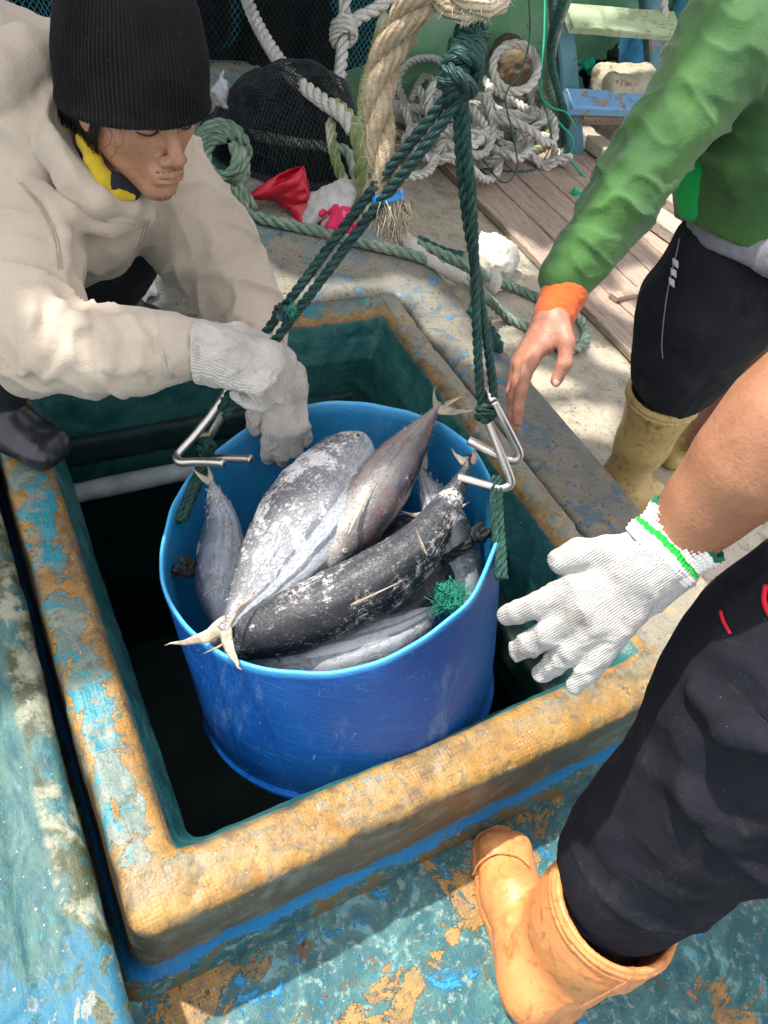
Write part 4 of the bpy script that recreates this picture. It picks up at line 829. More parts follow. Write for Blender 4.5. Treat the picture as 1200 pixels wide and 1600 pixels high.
# ================================================================== crouching man in hoodie
man = thing('person', G(120, 640, 0), 'crouching man in beige hoodie and black knit hat, gloved hands on rope and drum rim', 'person')
hU = camdir(.22, .62, .75); hF0 = np.array([.68, -.66, .32]); hF = unit(RM @ hF0); hF = unit(hF - hU * (hU @ hF)); hL = np.cross(hF, hU); HM = np.stack([hL, hF, hU], 1)
HO = P(208, 150, 1.10)
NEARW = P(310, 552, 1.150); NY = camdir(.96, -.22, -.12); NZ = camdir(.15, .35, .93)
FARW = P(446, 594, 1.375); FY = camdir(.02, -.98, -.06); FZ = camdir(.1, .25, .95)
curlN = [(62, 78, 45), (66, 82, 50), (70, 84, 50), (74, 84, 50)]; sprN = (4, 0, -3, -7)
thN = [(.022, .012, -.004), (.046, .040, -.010), (.052, .078, -.022), (.046, .108, -.036)]
curlF = [(34, 36, 22), (40, 38, 22), (44, 38, 22), (50, 40, 22)]; sprF = (7, 2, -4, -12)
thF = [(.020, .012, -.004), (.044, .036, -.006), (.056, .060, -.014), (.056, .082, -.022)]
s = SDF(HM, HO); s.sc = 0.98; L_ = dict(loc=True)
s.ell((0, -.012, .045), (.075, .098, .085), k=.02, **L_).ell((0, .032, -.028), (.060, .060, .086), k=.03, **L_)
for e in (-1, 1):
    s.cap((e*.046, -.005, -.045), (0, .058, -.098), .026, .020, .03, **L_); s.ell((e*.043, .050, -.022), (.024, .024, .020), k=.02, **L_)
s.ell((0, .066, -.103), (.021, .019, .017), k=.02, **L_).cap((-.034, .080, .014), (.034, .080, .014), .013, .013, .015, **L_)
s.cap((0, .086, .004), (0, .110, -.040), .0085, .0115, .010, **L_).ell((0, .112, -.043), (.011, .010, .009), k=.005, **L_)
for e in (-1, 1):
    s.ell((e*.0145, .100, -.047), (.0085, .011, .008), k=.006, **L_); s.ell((e*.033, .093, -.005), (.016, .013, .011), k=.012, sub=True, **L_); s.ell((e*.031, .074, -.006), (.0145, .0145, .0125), k=.004, **L_)
    s.cap((e*.018, .0905, -.0105), (e*.043, .080, -.011), .0030, .0030, .004, **L_)
    s.ell((e*.076, -.004, -.012), (.009, .019, .031), k=.006, **L_); s.ell((e*.083, -.001, -.008), (.005, .010, .016), k=.004, sub=True, **L_)
s.ell((0, .086, -.073), (.026, .018, .018), k=.014, **L_)
s.cap((-.021, .094, -.070), (0, .1015, -.0685), .0032, .0044, .005, **L_).cap((.021, .094, -.070), (0, .1015, -.0685), .0032, .0044, .005, **L_)
s.cap((-.018, .0925, -.081), (.018, .0925, -.081), .0050, .0050, .006, **L_).ell((0, .098, -.0815), (.012, .006, .0055), k=.005, **L_)
s.cap((-.022, .0995, -.0755), (.022, .0995, -.0755), .0018, .0018, .002, sub=True, **L_)
s.ell((0, .095, -.092), (.015, .010, .006), k=.008, sub=True, **L_)
s.cap((0, -.03, -.055), (0, -.115, -.12), .050, .050, .03, **L_)
# the rest of the body (inside the clothes)
s.pch([(110, 235, 1.26, 42), (30, 330, 1.44, 75), (-120, 400, 1.5, 90)], .03)
s.pch([(40, 310, 1.24, 50), (52, 520, 1.15, 40), (160, 552, 1.15, 32), (308, 550, 1.155, 24)], .02)
s.pch([(130, 310, 1.44, 40), (250, 270, 1.40, 42), (345, 400, 1.44, 38), (400, 500, 1.43, 30), (444, 600, 1.375, 24)], .02)
s.pch([(-110, 400, 1.42, 90), (-30, 500, 1.30, 50), (-30, 600, 1.42, 35)], .03).pch([(-60, 400, 1.5, 80), (170, 385, 1.58, 32), (150, 500, 1.70, 28)], .03)
hand(s, NEARW, NY, NZ, -1, curlN, sprN, thN, 1.20, -.003); hand(s, FARW, FY, FZ, 1, curlF, sprF, thF, 1.04, -.003)
wrapper('body', M_skinL, man, s, .0032)
# lips and brow darker: small surface features
_hs = s
def lp(x, y, z): return _hs.L((x, y, z))
mb = MB(); 
for a, b in (((-.019, .0955, -.0722), (.0, .1030, -.0712)), ((.019, .0955, -.0722), (.0, .1030, -.0712)), ((-.015, .0965, -.0805), (.015, .0965, -.0805))):
    V, F = tube(smooth_path([lp(*a), lp(*[(p+q)/2 for p, q in zip(a, b)]), lp(*b)], .002), .0036, 10); mb.add(V, F)
mesh('lips', np.vstack(mb.V), mb.F, simple('lip_skin', (0.30, 0.11, 0.085), (0.26, 0.09, 0.07), 0.4), man)
for e in (-1, 1):
    mb = MB()
    for _ in range(70):
        u = rng.random(); a = lp(e*(.016 + .034*u), .0925 - .013*u*u + rng.normal()*.0006, .0155 + .004*math.sin(u*3) + rng.normal()*.0016); mb.add(*tube(np.array([a, a + HM @ np.array([e*.005, .0012, .002])]), .0005, 3))
    mb.build('eyebrow', M_hair, man)
    V, F = tube(smooth_path([lp(e*.017, .0885, -.0075), lp(e*.027, .0915, -.0095), lp(e*.038, .0885, -.010), lp(e*.046, .079, -.009)], .002), .0013, 6); mesh('eyelashes', V, F, M_hair, man)
mb = MB()
for _ in range(110):      # moustache stubble
    u = rng.uniform(-1, 1); a = lp(u*.024, .1025 - .010*u*u, -.0625 + rng.normal()*.002 - .004*abs(u)); mb.add(*tube(np.array([a, a + HM @ np.array([u*.001, .0012, -.0015])]), .0003, 3))
for _ in range(90):
    u = rng.uniform(-1, 1); a = lp(u*.02, .0865 - .006*u*u, -.108 + rng.normal()*.004); mb.add(*tube(np.array([a, a + HM @ np.array([0, .002, -.003])]), .00025, 3))
mb.build('stubble', M_hair, man)
csgn = 1 if hL @ camdir(0, 0, 1) > 0 else -1
# sideburn, nape hair and loose strands
mb = MB()
for _ in range(2600):
    e = csgn * (1 if rng.random() < .85 else -1); a = lp(e*(.070 + .006*rng.random()), rng.uniform(-.075, .028), rng.uniform(-.022, .03)); l = rng.uniform(.02, .05)
    p = np.array([a, a + HM @ np.array([e*.004, -.004, -l*.5]), a + HM @ np.array([e*.001, -.008 + rng.normal()*.004, -l])]); mb.add(*tube(p, .0006, 3))
for x0, x1, y1 in ((172, 188, 252), (178, 176, 240), (190, 199, 238)):
    p = smooth_path([P(x0 - 8, 196, 1.03), P((x0 + x1) / 2 - 2, 214, 1.02), P(x1 - 8, y1 - 12, 1.02), P(x1 - 17, y1 - 6, 1.02), P(x1 - 14, y1, 1.025)], .003); mb.add(*tube(p, .00035, 3))
mb.build('hair', M_hair, man)
# knit hat: real ribs
def hat():
    nb = 112; na = nb * 8; nr = 64; a = np.linspace(0, 2*np.pi, na, endpoint=False); V = []; top = .178
    rows = np.concatenate([[-.3, -.2, -.08], np.linspace(0, 1, nr)])
    for t in rows:
        inner = t < 0; tt = max(t, 0)
        ph = tt * math.pi / 2; rr = math.cos(ph)**.74 if tt < 1 else 0.02; rr = max(rr, .02)
        bulge = 0.985 + .075 * math.sin(min(tt * 3.6, math.pi)); hgt = -0.004 + top * math.sin(ph)**1.15
        rx = .094 * bulge * rr; ry = .117 * bulge * rr
        if inner: rx -= .004; ry -= .004; hgt = -.004 + .05 * abs(t)
        roll = .0035 * math.exp(-((tt - .03) / .03)**2) if not inner else 0
        rib = (.0013 * (0.35 + .65 * rr) if not inner else 0) * np.sin(a * nb); rib = rib + .0011 * noise(np.stack([np.cos(a) * 3, np.sin(a) * 3, a * 0 + tt * 6], 1), 1.5, 3, 2)
        csd = 1.0 if hL @ camdir(0, 0, 1) > 0 else -1.0
        low = -.050 * (1 - np.sin(a)) / 2 - .005 * (1 + csd * np.cos(a)) - .002 * np.clip(np.sin(a), 0, 1)
        x = (rx + roll + rib) * np.cos(a); y = (ry + roll + rib) * np.sin(a) - .010; z = hgt + low * (1 - tt) + .022
        z = z - .012 * tt * 0; V.append(np.stack([x, y - .018 * tt, z], 1))
    V = np.vstack(V); n_ = len(rows); i = np.arange(n_-1)[:, None]*na; j = np.arange(na)[None]; j2 = (j+1) % na
    F = np.stack([i+j, i+j2, i+na+j2, i+na+j], -1).reshape(-1, 4).tolist(); F.append([(n_-1)*na + k for k in range(0, na, 8)])
    W = HO + (V * 1.05 + np.array([.0, .010, .003])) @ HM.T; W += (.0025 * noise(W, 12, 2, 2))[:, None] * unit(hU); return W, F
M_knit = Mat('black_knit', 0.95, 0.1); q = nz(M_knit.nt, M_knit.co, 400, 3, 0.6); M_knit.col(mix(M_knit.nt, thr(M_knit.nt, nz(M_knit.nt, M_knit.co, 160, 5, 0.8), 0.60, 0.72), mix(M_knit.nt, thr(M_knit.nt, nz(M_knit.nt, M_knit.co, 12, 3), .4, .6), (0.008, 0.008, 0.009), (0.013, 0.013, 0.014)), (0.06, 0.06, 0.055))).bump(q, 0.0012)
M_knit.b.inputs['Sheen Weight'].default_value = 0.05
W_, F_ = hat(); mesh('knit_hat', W_, F_, M_knit.m, man)
# hoodie
s = SDF()
s.pch([(-150, 260, 1.50, 190), (10, 300, 1.42, 165), (90, 330, 1.36, 110), (140, 345, 1.32, 82)], .05); s.pch([(190, 320, 1.30, 50), (150, 350, 1.27, 62), (120, 375, 1.27, 55)], .03)
s.pch([(-90, 130, 1.42, 110), (10, 230, 1.28, 100), (40, 290, 1.22, 92), (35, 400, 1.17, 84), (42, 500, 1.14, 80), (60, 545, 1.14, 72)], .035)     # near shoulder, upper arm
s.pch([(55, 540, 1.14, 74), (130, 552, 1.14, 64), (210, 550, 1.145, 58), (262, 543, 1.15, 52)], .02)
s.pch([(130, 300, 1.32, 80), (245, 290, 1.38, 88), (318, 375, 1.43, 78), (365, 450, 1.45, 62), (398, 520, 1.43, 45), (415, 570, 1.40, 36)], .03)
# hood bulk and its rolled edge
s.pch([(-30, 90, 1.22, 85), (20, 130, 1.20, 60), (40, 200, 1.16, 60), (60, 262, 1.17, 48)], .03); s.pch([(-90, 150, 1.12, 60), (-10, 122, 1.10, 62), (45, 88, 1.115, 46), (92, 66, 1.14, 24), (112, 66, 1.15, 16)], .006)
s.pch([(100, 62, 1.20, 20), (96, 105, 1.17, 24), (86, 165, 1.14, 28), (92, 225, 1.12, 30), (118, 275, 1.12, 27), (160, 312, 1.13, 22), (205, 318, 1.17, 17), (235, 300, 1.21, 14)], .012)
s.pch([(-40, 40, 1.26, 40), (30, 42, 1.23, 26), (80, 52, 1.21, 20), (108, 72, 1.18, 17)], .014)
s.pch([(-20, 262, 1.14, 16), (40, 300, 1.13, 20), (100, 335, 1.145, 20), (170, 352, 1.18, 18), (225, 338, 1.22, 15)], .022)         # seam roll below the hood
# folds (raised) on the near sleeve elbow and the chest
for q in ([(10, 470, 1.09, 9), (45, 495, 1.075, 13), (60, 545, 1.075, 11), (35, 585, 1.08, 7)], [(50, 440, 1.095, 9), (95, 480, 1.085, 13), (85, 530, 1.08, 11), (60, 570, 1.08, 6)], [(80, 480, 1.10, 8), (125, 505, 1.09, 11), (110, 550, 1.085, 9), (75, 590, 1.09, 6)],
          [(150, 498, 1.10, 6), (175, 530, 1.088, 9), (170, 575, 1.09, 7)], [(200, 495, 1.105, 5), (222, 530, 1.095, 8), (215, 570, 1.10, 5)], [(70, 300, 1.13, 8), (100, 370, 1.12, 12), (98, 440, 1.13, 8)],
          [(105, 345, 1.25, 8), (140, 385, 1.24, 12), (150, 420, 1.27, 8)], [(180, 330, 1.24, 8), (215, 350, 1.28, 12), (225, 300, 1.29, 8)], [(250, 300, 1.30, 8), (300, 340, 1.35, 12), (345, 345, 1.38, 7)], [(290, 390, 1.37, 7), (340, 395, 1.38, 11), (380, 380, 1.42, 6)], [(300, 430, 1.40, 5), (350, 440, 1.40, 9), (395, 425, 1.43, 5)]):
    s.pch([(a_, b_, c__ - .004, d_ * .8) for a_, b_, c__, d_ in q], .016)
# neck opening
s.pch([(170, 225, 1.10, 42), (135, 180, 1.12, 50), (188, 268, 1.12, 26)], .010, sub=True)
_E = P(55, 540, 1.14); _W = P(285, 544, 1.15); _S = P(40, 290, 1.22); _E2 = P(335, 390, 1.43); _S2 = P(235, 285, 1.38); _W2 = P(410, 560, 1.40)
_tv = stretch_along(camdir(.45, -.9, 0), .35)
def hood_d(V, N):
    arms = limb(V, _E, _W, .065, 26, .013, 3, .7, 3, (0.05, .55)) + limb(V, _S, _E, .09, 20, .012, 9, .6, 3, (1.0, .6)) + limb(V, _S2, _E2, .10, 18, .011, 15, .6) + limb(V, _E2, _W2, .07, 24, .011, 21, .6)
    Q = V @ _tv; return arms + .008 * (ridge(Q, 5.0, 3, 4, .08) - .25) + .0035 * (ridge(Q, 13, 8, 3, .04) - .3) + .0012 * noise(V, 45, 4, 2)
hd_ = wrapper('hoodie', M_hood, man, s, .0048, hood_d); bpy.context.view_layer.update()
M_seam = cloth_mat('hoodie_seam', (0.30, 0.25, 0.19), (0.26, 0.215, 0.165))
for q in ([(28, 285), (60, 320), (84, 370), (92, 420)], [(262, 492), (256, 520), (258, 560), (268, 592)], [(228, 345), (215, 385), (196, 418)]):
    for dx in (0, 5): V, F = tube(smooth_path(surf(hd_, [(a_ + dx, b_) for a_, b_ in q], -.0003), .004), .0009, 6); mesh('seam', V, F, M_seam, man)
s = SDF(); s.pch([(258, 544, 1.15, 50), (268, 544, 1.15, 53), (292, 545, 1.15, 46)], .006); s.ell(P(322, 548, 1.157), (.030, .030, .030), sub=True, k=.004)
wrapper('sleeve_cuff', M_hoodR, man, s, .0034, cloth_disp(.003, 18, .0008, 40, 5))
# yellow collar of the shirt beneath
s = SDF(); s.pch([(122, 190, 1.13, 10), (134, 222, 1.12, 11), (146, 252, 1.115, 12), (162, 280, 1.12, 13), (184, 300, 1.135, 11), (204, 306, 1.145, 8)], .01)
wrapper('shirt_collar', M_yell, man, s, .003, cloth_disp(.001, 30, .001, 60))
s = SDF(); s.pch([(178, 286, 1.13, 18), (205, 300, 1.15, 14)], .01); wrapper('dark_undershirt', M_black, man, s, .004)
# gloves
s = SDF(); hf_ = hand(s, NEARW, NY, NZ, -1, curlN, sprN, thN, 1.20, .0045, k=.004); s.cap(P(308, 548, 1.15), P(345, 556, 1.15), .047, .042, .02); s.ell(P(288, 545, 1.15), (.028, .06, .06), np.stack([camdir(1, 0, 0), camdir(0, 1, 0), camdir(0, 0, 1)], 1), k=.004, sub=True)
wrapper('glove', M_gloveG, man, s, .0026, lambda V, N: .0030 * (ridge(V, 26, 4) - .3) + .001 * noise(V, 60, 2, 2), hf_)
s = SDF(); hf_ = hand(s, FARW, FY, FZ, 1, curlF, sprF, thF, 1.04, .0045, k=.003); s.pch([(430, 572, 1.39, 31), (444, 596, 1.38, 31), (446, 610, 1.375, 27)], .02)
wrapper('glove', M_gloveG, man, s, .0026, lambda V, N: .0030 * (ridge(V, 26, 8) - .3) + .001 * noise(V, 60, 3, 2), hf_)
# trousers and rubber boots
s = SDF(); s.pch([(-110, 400, 1.52, 130), (-40, 500, 1.30, 70), (-30, 560, 1.34, 52)], .03); s.pch([(-60, 400, 1.55, 110), (100, 380, 1.50, 75), (190, 400, 1.55, 50), (178, 440, 1.62, 48)], .03)
wrapper('trousers', M_black, man, s, .008, cloth_disp(.008, 9, .003, 20, 9))
def boot(pts, toe, heel, ztop, shaft, mat, parent, h=.004, w=.048, disp=None, name='boot', open_top=True, sole=True, lab=None, wf=1.0):
    """pts unused; toe/heel: world points on the ground; shaft: [(world pt, r)...] from ankle up"""
    toe = np.asarray(toe, float); heel = np.asarray(heel, float); d = unit(toe - heel); up = np.array([0, 0, 1.0]); sd = np.cross(d, up); L = np.linalg.norm(toe - heel)
    s = SDF(); p = lambda t, z, q=0: heel + d * L * t + up * z + sd * q
    s.cap(p(.10, .038), p(.30, .042), .036, .036, .02).cap(p(.30, .045), p(.62, .040), .037, .036 * wf, .02)
    for q in (-.016 * wf, .016 * wf): s.cap(p(.60, .036, q), p(.85, .033, q), .034, .031, .02)
    s.cap(p(.20, .06), p(.58, .055), .036, .032 * wf, .03)
    tc = p(.80, .05); s.fn(p(.66, .0) - .09, p(.80, .09) + .09, lambda X, Y, Z: np.sqrt(((X - heel[0])*d[0] + (Y - heel[1])*d[1] - L*(.80 - 3.2*((X - heel[0])*sd[0] + (Y - heel[1])*sd[1])**2/L**1))**2 + 1e-9) + 400*np.maximum(np.abs((X - heel[0])*sd[0] + (Y - heel[1])*sd[1]) - .05, 0) + .0 - .0016 + np.maximum(0, .02 + heel[2] - Z) + .5, k=.002) if False else None
    c = [p(.18, .05)] + [q[0] for q in shaft]; r = [.040] + [q[1] for q in shaft]; s.chain(c, r, .03)
    # sole welt
    def sole_f(X, Y, Z):
        x = X - heel[0]; y = Y - heel[1]; u = x * d[0] + y * d[1]; v = x * sd[0] + y * sd[1]; t = np.clip(u / L, 0.13, .84); hw = .034 + .014 * wf * wf * np.sin(np.clip((t - .1) / .9, 0, 1) * math.pi * .75)**2 - .006 * np.exp(-((t - .4) / .12)**2)
        q = np.sqrt((u - t * L)**2 + v**2) - hw; return np.maximum(q, np.maximum(Z - heel[2] - .017, heel[2] + .001 - Z))
    if sole: s.fn(p(0, 0) - .08, p(1, .03) + .08, sole_f, k=.003)
    for q in ((-.045, 0), (.045, 0)) if False else (): pass
    for z_, f_ in ((.075, .30), (.095, .26)): s.cap(p(f_ + .18, z_ - .01, -.03), p(f_ + .10, z_ + .012, .03), .006, .006, .014)
    axt = unit(shaft[-1][0] - shaft[-2][0]); T_ = shaft[-1][0]; rt = shaft[-1][1]
    if open_top:   # band ribs, flat cut at the top, hollow
        for o in (.012, .024):
            cc = T_ - axt * o
            def tor(X, Y, Z, cc=cc, R=rt + .0005): x, y, z = X - cc[0], Y - cc[1], Z - cc[2]; a = x*axt[0] + y*axt[1] + z*axt[2]; rr = np.sqrt(np.maximum(x*x + y*y + z*z - a*a, 0)); return np.sqrt((rr - R)**2 + a*a) - .0035
            s.fn(cc - rt - .01, cc + rt + .01, tor, k=.003)
        def cut(X, Y, Z): return -((X - T_[0])*axt[0] + (Y - T_[1])*axt[1] + (Z - T_[2])*axt[2])
        s.fn(T_ - 2*rt, T_ + 2.2*rt, cut, k=.003, sub=True)
        lb = np.linalg.norm(shaft[-1][0] - shaft[-2][0]); s.cap(shaft[-2][0] * .9 + T_ * .1, T_ + axt * .1, max(.02, shaft[-2][1] - .010), rt - .006 + (rt - shaft[-2][1]) * .1 / lb, .003, sub=True)
    V, F = s.mesh(h, disp or (lambda V, N: .0016 * (ridge(V, 14, 3, 2) - .3))); o = mesh(name, V, F, mat, parent)
    if lab: o['label'] = lab
    return o
toeA = G(108, 738, 0); heelA = G(-72, 640, 0); dA = unit(toeA - heelA); heelA = toeA - dA * .30
boot(None, toeA, heelA, 0, [(P(-30, 618, 1.40), .055), (P(-12, 575, 1.33), .062), (P(-25, 520, 1.27), .068)], M_blackrub.m, man, .0045, open_top=False)
toeB = G(262, 530, 0); heelB = G(120, 500, 0); heelB = toeB - unit(toeB - heelB) * .28
boot(None, toeB, heelB, 0, [(P(165, 470, 1.70), .052), (P(172, 440, 1.65), .056), (P(190, 400, 1.58), .062)], M_blackrub.m, man, .0055, open_top=False)

# ================================================================== man in green jersey
SIDE = 1 if ray(1100, 600) @ np.cross(ray(1060, 342), ray(1200, 408)) > 0 else -1
gm = thing('person', G(1010, 780, -.25), 'standing man in green jersey with orange cuff and black trousers, bare hand reaching out', 'person')
GW = P(862, 492, 1.27); GY = camdir(-.52, -.84, -.05); GZ = camdir(-.80, .50, .36)
curlG = [(14, 10, 8), (20, 14, 10), (24, 18, 12), (30, 22, 14)]; sprG = (3, 0, -3, -6); thG = [(.022, .010, -.008), (.046, .032, -.024), (.052, .062, -.038), (.046, .088, -.044)]
s = SDF(); s.pch([(1235, 380, 1.55, 110), (1240, 200, 1.45, 120), (1260, 60, 1.36, 120), (1262, -90, 1.28, 60)], .05)
s.ell(P(1235, -190, 1.22), (.085, .095, .12), k=.03)
s.pch([(1180, 40, 1.30, 50), (1040, 230, 1.28, 40), (985, 285, 1.29, 36), (885, 450, 1.28, 29), (862, 497, 1.27, 28)], .02)
s.pch([(1330, 60, 1.40, 50), (1420, 240, 1.45, 40), (1440, 420, 1.5, 30)], .02)
s.pch([(1200, 420, 1.55, 80), (1100, 540, 1.66, 55), (985, 740, 2.0, 25)], .03); s.pch([(1280, 430, 1.65, 80), (1185, 560, 1.85, 45), (1100, 690, 2.12, 25)], .03)
hW, hM = hand(s, GW, GY, GZ, -1, curlG, sprG, thG, 1.08, 0.0)
wrapper('body', M_skinG, gm, s, .0034, lambda V, N: .0006 * noise(V, 70, 2, 2))
# nail on the thumb
s = SDF(np.eye(3)); tip = hW(thG[3]); td = unit(hW(thG[3]) - hW(thG[2])); vw = camdir(0, 0, 1); vw = unit(vw - td * (td @ vw)); s.ell(tip + td * .001 + vw * .0078, (.0055, .0075, .0022), np.stack([np.cross(td, vw), td, vw], 1)); wrapper('thumb_nail', M_nail, gm, s, .0012)
_ga = stretch_along(camdir(.9, -.35, 0), .45)
def gd(V, N):
    a1 = limb(V, P(985, 285, 1.27), P(890, 432, 1.28), .06, 26, .010, 5, .9, 3, (.0, .9)) + limb(V, P(1130, 80, 1.27), P(985, 285, 1.27), .08, 20, .009, 11, .9)
    Q = V @ _ga; return a1 + .007 * (ridge(Q, 5.5, 13, 4, .09) - .25) + .003 * (ridge(Q, 14, 17, 4, .05) - .25) + .001 * noise(V, 40, 5, 2)
s = SDF(); s.pch([(1222, 345, 1.52, 158), (1238, 210, 1.45, 168), (1262, 60, 1.36, 172), (1270, -40, 1.32, 140)], .05)
cutplane(s, (1060, 342), (1200, 408), SIDE)
s.pch([(1165, 0, 1.28, 80), (1138, 75, 1.27, 82), (1086, 150, 1.27, 72), (1036, 215, 1.27, 62), (992, 278, 1.27, 54), (952, 340, 1.275, 51), (915, 395, 1.28, 48), (890, 432, 1.28, 45)], .02)
s.pch([(1370, 60, 1.42, 80), (1440, 240, 1.48, 60), (1450, 400, 1.5, 45)], .03)
for q in ([(1075, 245, 1.25, 6), (1030, 265, 1.225, 10), (985, 258, 1.225, 6)], [(1040, 275, 1.26, 6), (1005, 300, 1.235, 10), (955, 290, 1.235, 6)], [(1000, 320, 1.25, 5), (965, 330, 1.235, 8), (935, 322, 1.24, 5)], [(965, 385, 1.255, 5), (930, 380, 1.235, 8), (900, 362, 1.24, 5)], [(940, 425, 1.26, 5), (905, 415, 1.243, 8), (878, 395, 1.25, 5)],
          [(1150, 300, 1.36, 8), (1200, 270, 1.32, 10), (1260, 200, 1.30, 8)], [(1080, 240, 1.38, 6), (1140, 270, 1.36, 14), (1220, 280, 1.35, 10)]): s.pch(q, .02)
wrapper('jersey', M_greenc, gm, s, .0055, gd)
s = SDF(); s.pch([(892, 434, 1.28, 35), (882, 456, 1.278, 36), (867, 490, 1.273, 34)], .004); s.ell(P(852, 520, 1.27), (.033, .033, .033), k=.004, sub=True); wrapper('jersey_cuff', M_orangec, gm, s, .0035, cloth_disp(.001, 30, .001, 70))
s = SDF(); s.pch([(1108, 210, 1.42, 42), (1098, 262, 1.45, 40), (1092, 320, 1.48, 30)], .03); cutplane(s, (1060, 336), (1200, 402), SIDE); wrapper('side_panel', M_bright, gm, s, .006, cloth_disp(.004, 12, .002, 25))
s = SDF(); s.pch([(1226, 330, 1.51, 147), (1222, 385, 1.53, 150)], .03)
cutplane(s, (1058, 366), (1200, 432), SIDE)
wrapper('undershirt_hem', M_greyc, gm, s, .0055, cloth_disp(.003, 14, .002, 30, 4, stretch_along(camdir(0, 1, 0), .3)))
s = SDF(); s.pch([(1205, 360, 1.53, 140), (1150, 420, 1.56, 100), (1102, 490, 1.62, 98), (1074, 560, 1.68, 76), (1058, 588, 1.71, 62)], .03)
s.pch([(1230, 360, 1.60, 130), (1250, 470, 1.75, 80), (1195, 530, 1.90, 58), (1166, 562, 1.97, 46)], .03)
gt = wrapper('trousers', M_black, gm, s, .007, cloth_disp(.008, 8, .004, 18, 19, stretch_along(P(1066, 580, 1.69) - P(1150, 420, 1.56), .5)))
bpy.context.view_layer.update()
for k_ in range(3):
    x0, y0 = 1054 - k_ * 3, 403 + k_ * 15; V = surf(gt, [(x0 - 2, y0), (x0 + 6, y0 + 5), (x0 + 6, y0 + 16), (x0 - 2, y0 + 9)], .003); nn = camdir(0, 0, 1) * .0012
    mesh('chevron', np.vstack([V, np.array(V) - nn * 3]), [[0, 1, 2, 3], [7, 6, 5, 4], [0, 4, 5, 1], [1, 5, 6, 2], [2, 6, 7, 3], [3, 7, 4, 0]], M_whitec, gm, False)
q = surf(gt, [(1062, 372), (1056, 400), (1046, 440), (1038, 490), (1034, 540), (1036, 560)]); V, F = tube(smooth_path(q, .01), .0012, 6); mesh('piping', V, F, M_greyc, gm)
boot(None, G(985, 790, -.25) + np.array([-.20, .03, 0]), G(985, 790, -.25) + np.array([.07, -.02, 0]), 0, [(P(975, 745, 1.98), .052), (P(1005, 690, 1.88), .062), (P(1040, 612, 1.75), .084)], M_tan, gm, .005)
boot(None, G(1085, 722, -.25) + np.array([-.15, .03, 0]), G(1105, 705, -.25) + np.array([.09, -.02, 0]), 0, [(P(1098, 672, 2.2), .052), (P(1118, 625, 2.1), .060), (P(1142, 568, 2.0), .074)], M_tan, gm, .006, lab='scuffed tan rubber boot, peach coloured at the foot')

# ================================================================== person at the lower right
rp = thing('person', G(800, 1450, -.25), 'person leaning in with bare forearm, white knit glove, dark trousers and orange boot', 'person')
RW = P(1045, 877, .80); RY = camdir(-.80, -.58, -.10); RZ = camdir(.05, .12, .99)
curlR = [(22, 18, 10), (22, 18, 10), (20, 16, 10), (8, 10, 8)]; sprR = (8, -6, -15, -22); thR = [(.022, .020, -.002), (.042, .044, .002), (.056, .066, .002), (.060, .084, -.002)]
s = SDF(); hand(s, RW, RY, RZ, 1, curlR, sprR, thR, 1.08, -.002)
s.pch([(1030, 868, .80, 42), (1062, 836, .79, 50), (1110, 785, .76, 63), (1170, 725, .725, 82), (1235, 665, .70, 100), (1310, 600, .68, 95)], .02)
s.pch([(1310, 600, .68, 95), (1500, 640, .74, 110), (1700, 720, .86, 110)], .03)
s.pch([(1750, 720, .9, 130), (1760, 900, .95, 150), (1760, 1100, .98, 150)], .05); s.ell(P(1740, 480, .88), (.085, .10, .12), k=.03); s.cap(P(1750, 700, .9), P(1745, 540, .88), .055, .055, .03)
s.pch([(1740, 1100, .98, 120), (1260, 1060, .85, 110), (1120, 1240, .98, 80), (960, 1430, 1.16, 50), (860, 1510, 1.30, 30)], .03)
wrapper('body', M_skinR, rp, s, .0036, lambda V, N: .0003 * noise(V, 30, 2, 3) + .0010 * noise(V, 7, 6, 2))
s = SDF(); s.pch([(1600, 690, .80, 120), (1730, 720, .9, 170), (1760, 900, .97, 210), (1750, 1120, 1.0, 210)], .06); wrapper('shirt', M_greyc, rp, s, .010, cloth_disp(.01, 7, .004, 15, 2))
s = SDF(); hf_ = hand(s, RW, RY, RZ, 1, curlR, sprR, thR, 1.08, .0048, k=.003); s.pch([(1044, 856, .795, 50), (1030, 868, .797, 53), (1005, 888, .80, 55)], .012)
s.ell(P(1085, 815, .785), (.037, .037, .030), k=.004, sub=True)
wrapper('glove', M_gloveW, rp, s, .0026, lambda V, N: .0030 * (ridge(V, 24, 14) - .3) + .0012 * noise(V, 60, 2, 3), hf_)
# cuff: ribbed bands
ca_ = unit(P(1075, 826, .785) - P(1000, 893, .80)); cu = unit(np.cross(ca_, camdir(0, 0, 1))); cv = np.cross(ca_, cu)
def ring(c, R, r, nrib=46, amp=.0012, z=0):
    a = np.linspace(0, 2*np.pi, 240); p = np.array([c + (R + amp * math.sin(x * nrib)) * (math.cos(x) * cu + math.sin(x) * cv) for x in a]); return tube(p, r, 8, caps=False)
M_cuff = Mat('striped_cuff_knit', .95, .1); cs = M_cuff.sep(M_cuff.attr('st')); nt = M_cuff.nt
M_cuff.col(ramp(nt, cs[0], [(0.0, (.70, .69, .66)), (.30, (.70, .69, .66)), (.31, (.02, .40, .05)), (.44, (.02, .40, .05)), (.45, (.72, .71, .68)), (.86, (.72, .71, .68)), (.87, (.02, .13, .07)), (1, (.02, .13, .07))], 'LINEAR')); M_cuff.bump(nz(nt, M_cuff.co, 400, 3), .0008)
c0 = P(1024, 872, .797); c1 = P(1079, 822, .785); V = []; A = []; na = 360; aa = np.linspace(0, 2*np.pi, na, endpoint=False)
rows = [(t_, 0) for t_ in np.linspace(0, 1, 26)] + [(1.0, 1), (.9, 2), (.5, 2)]
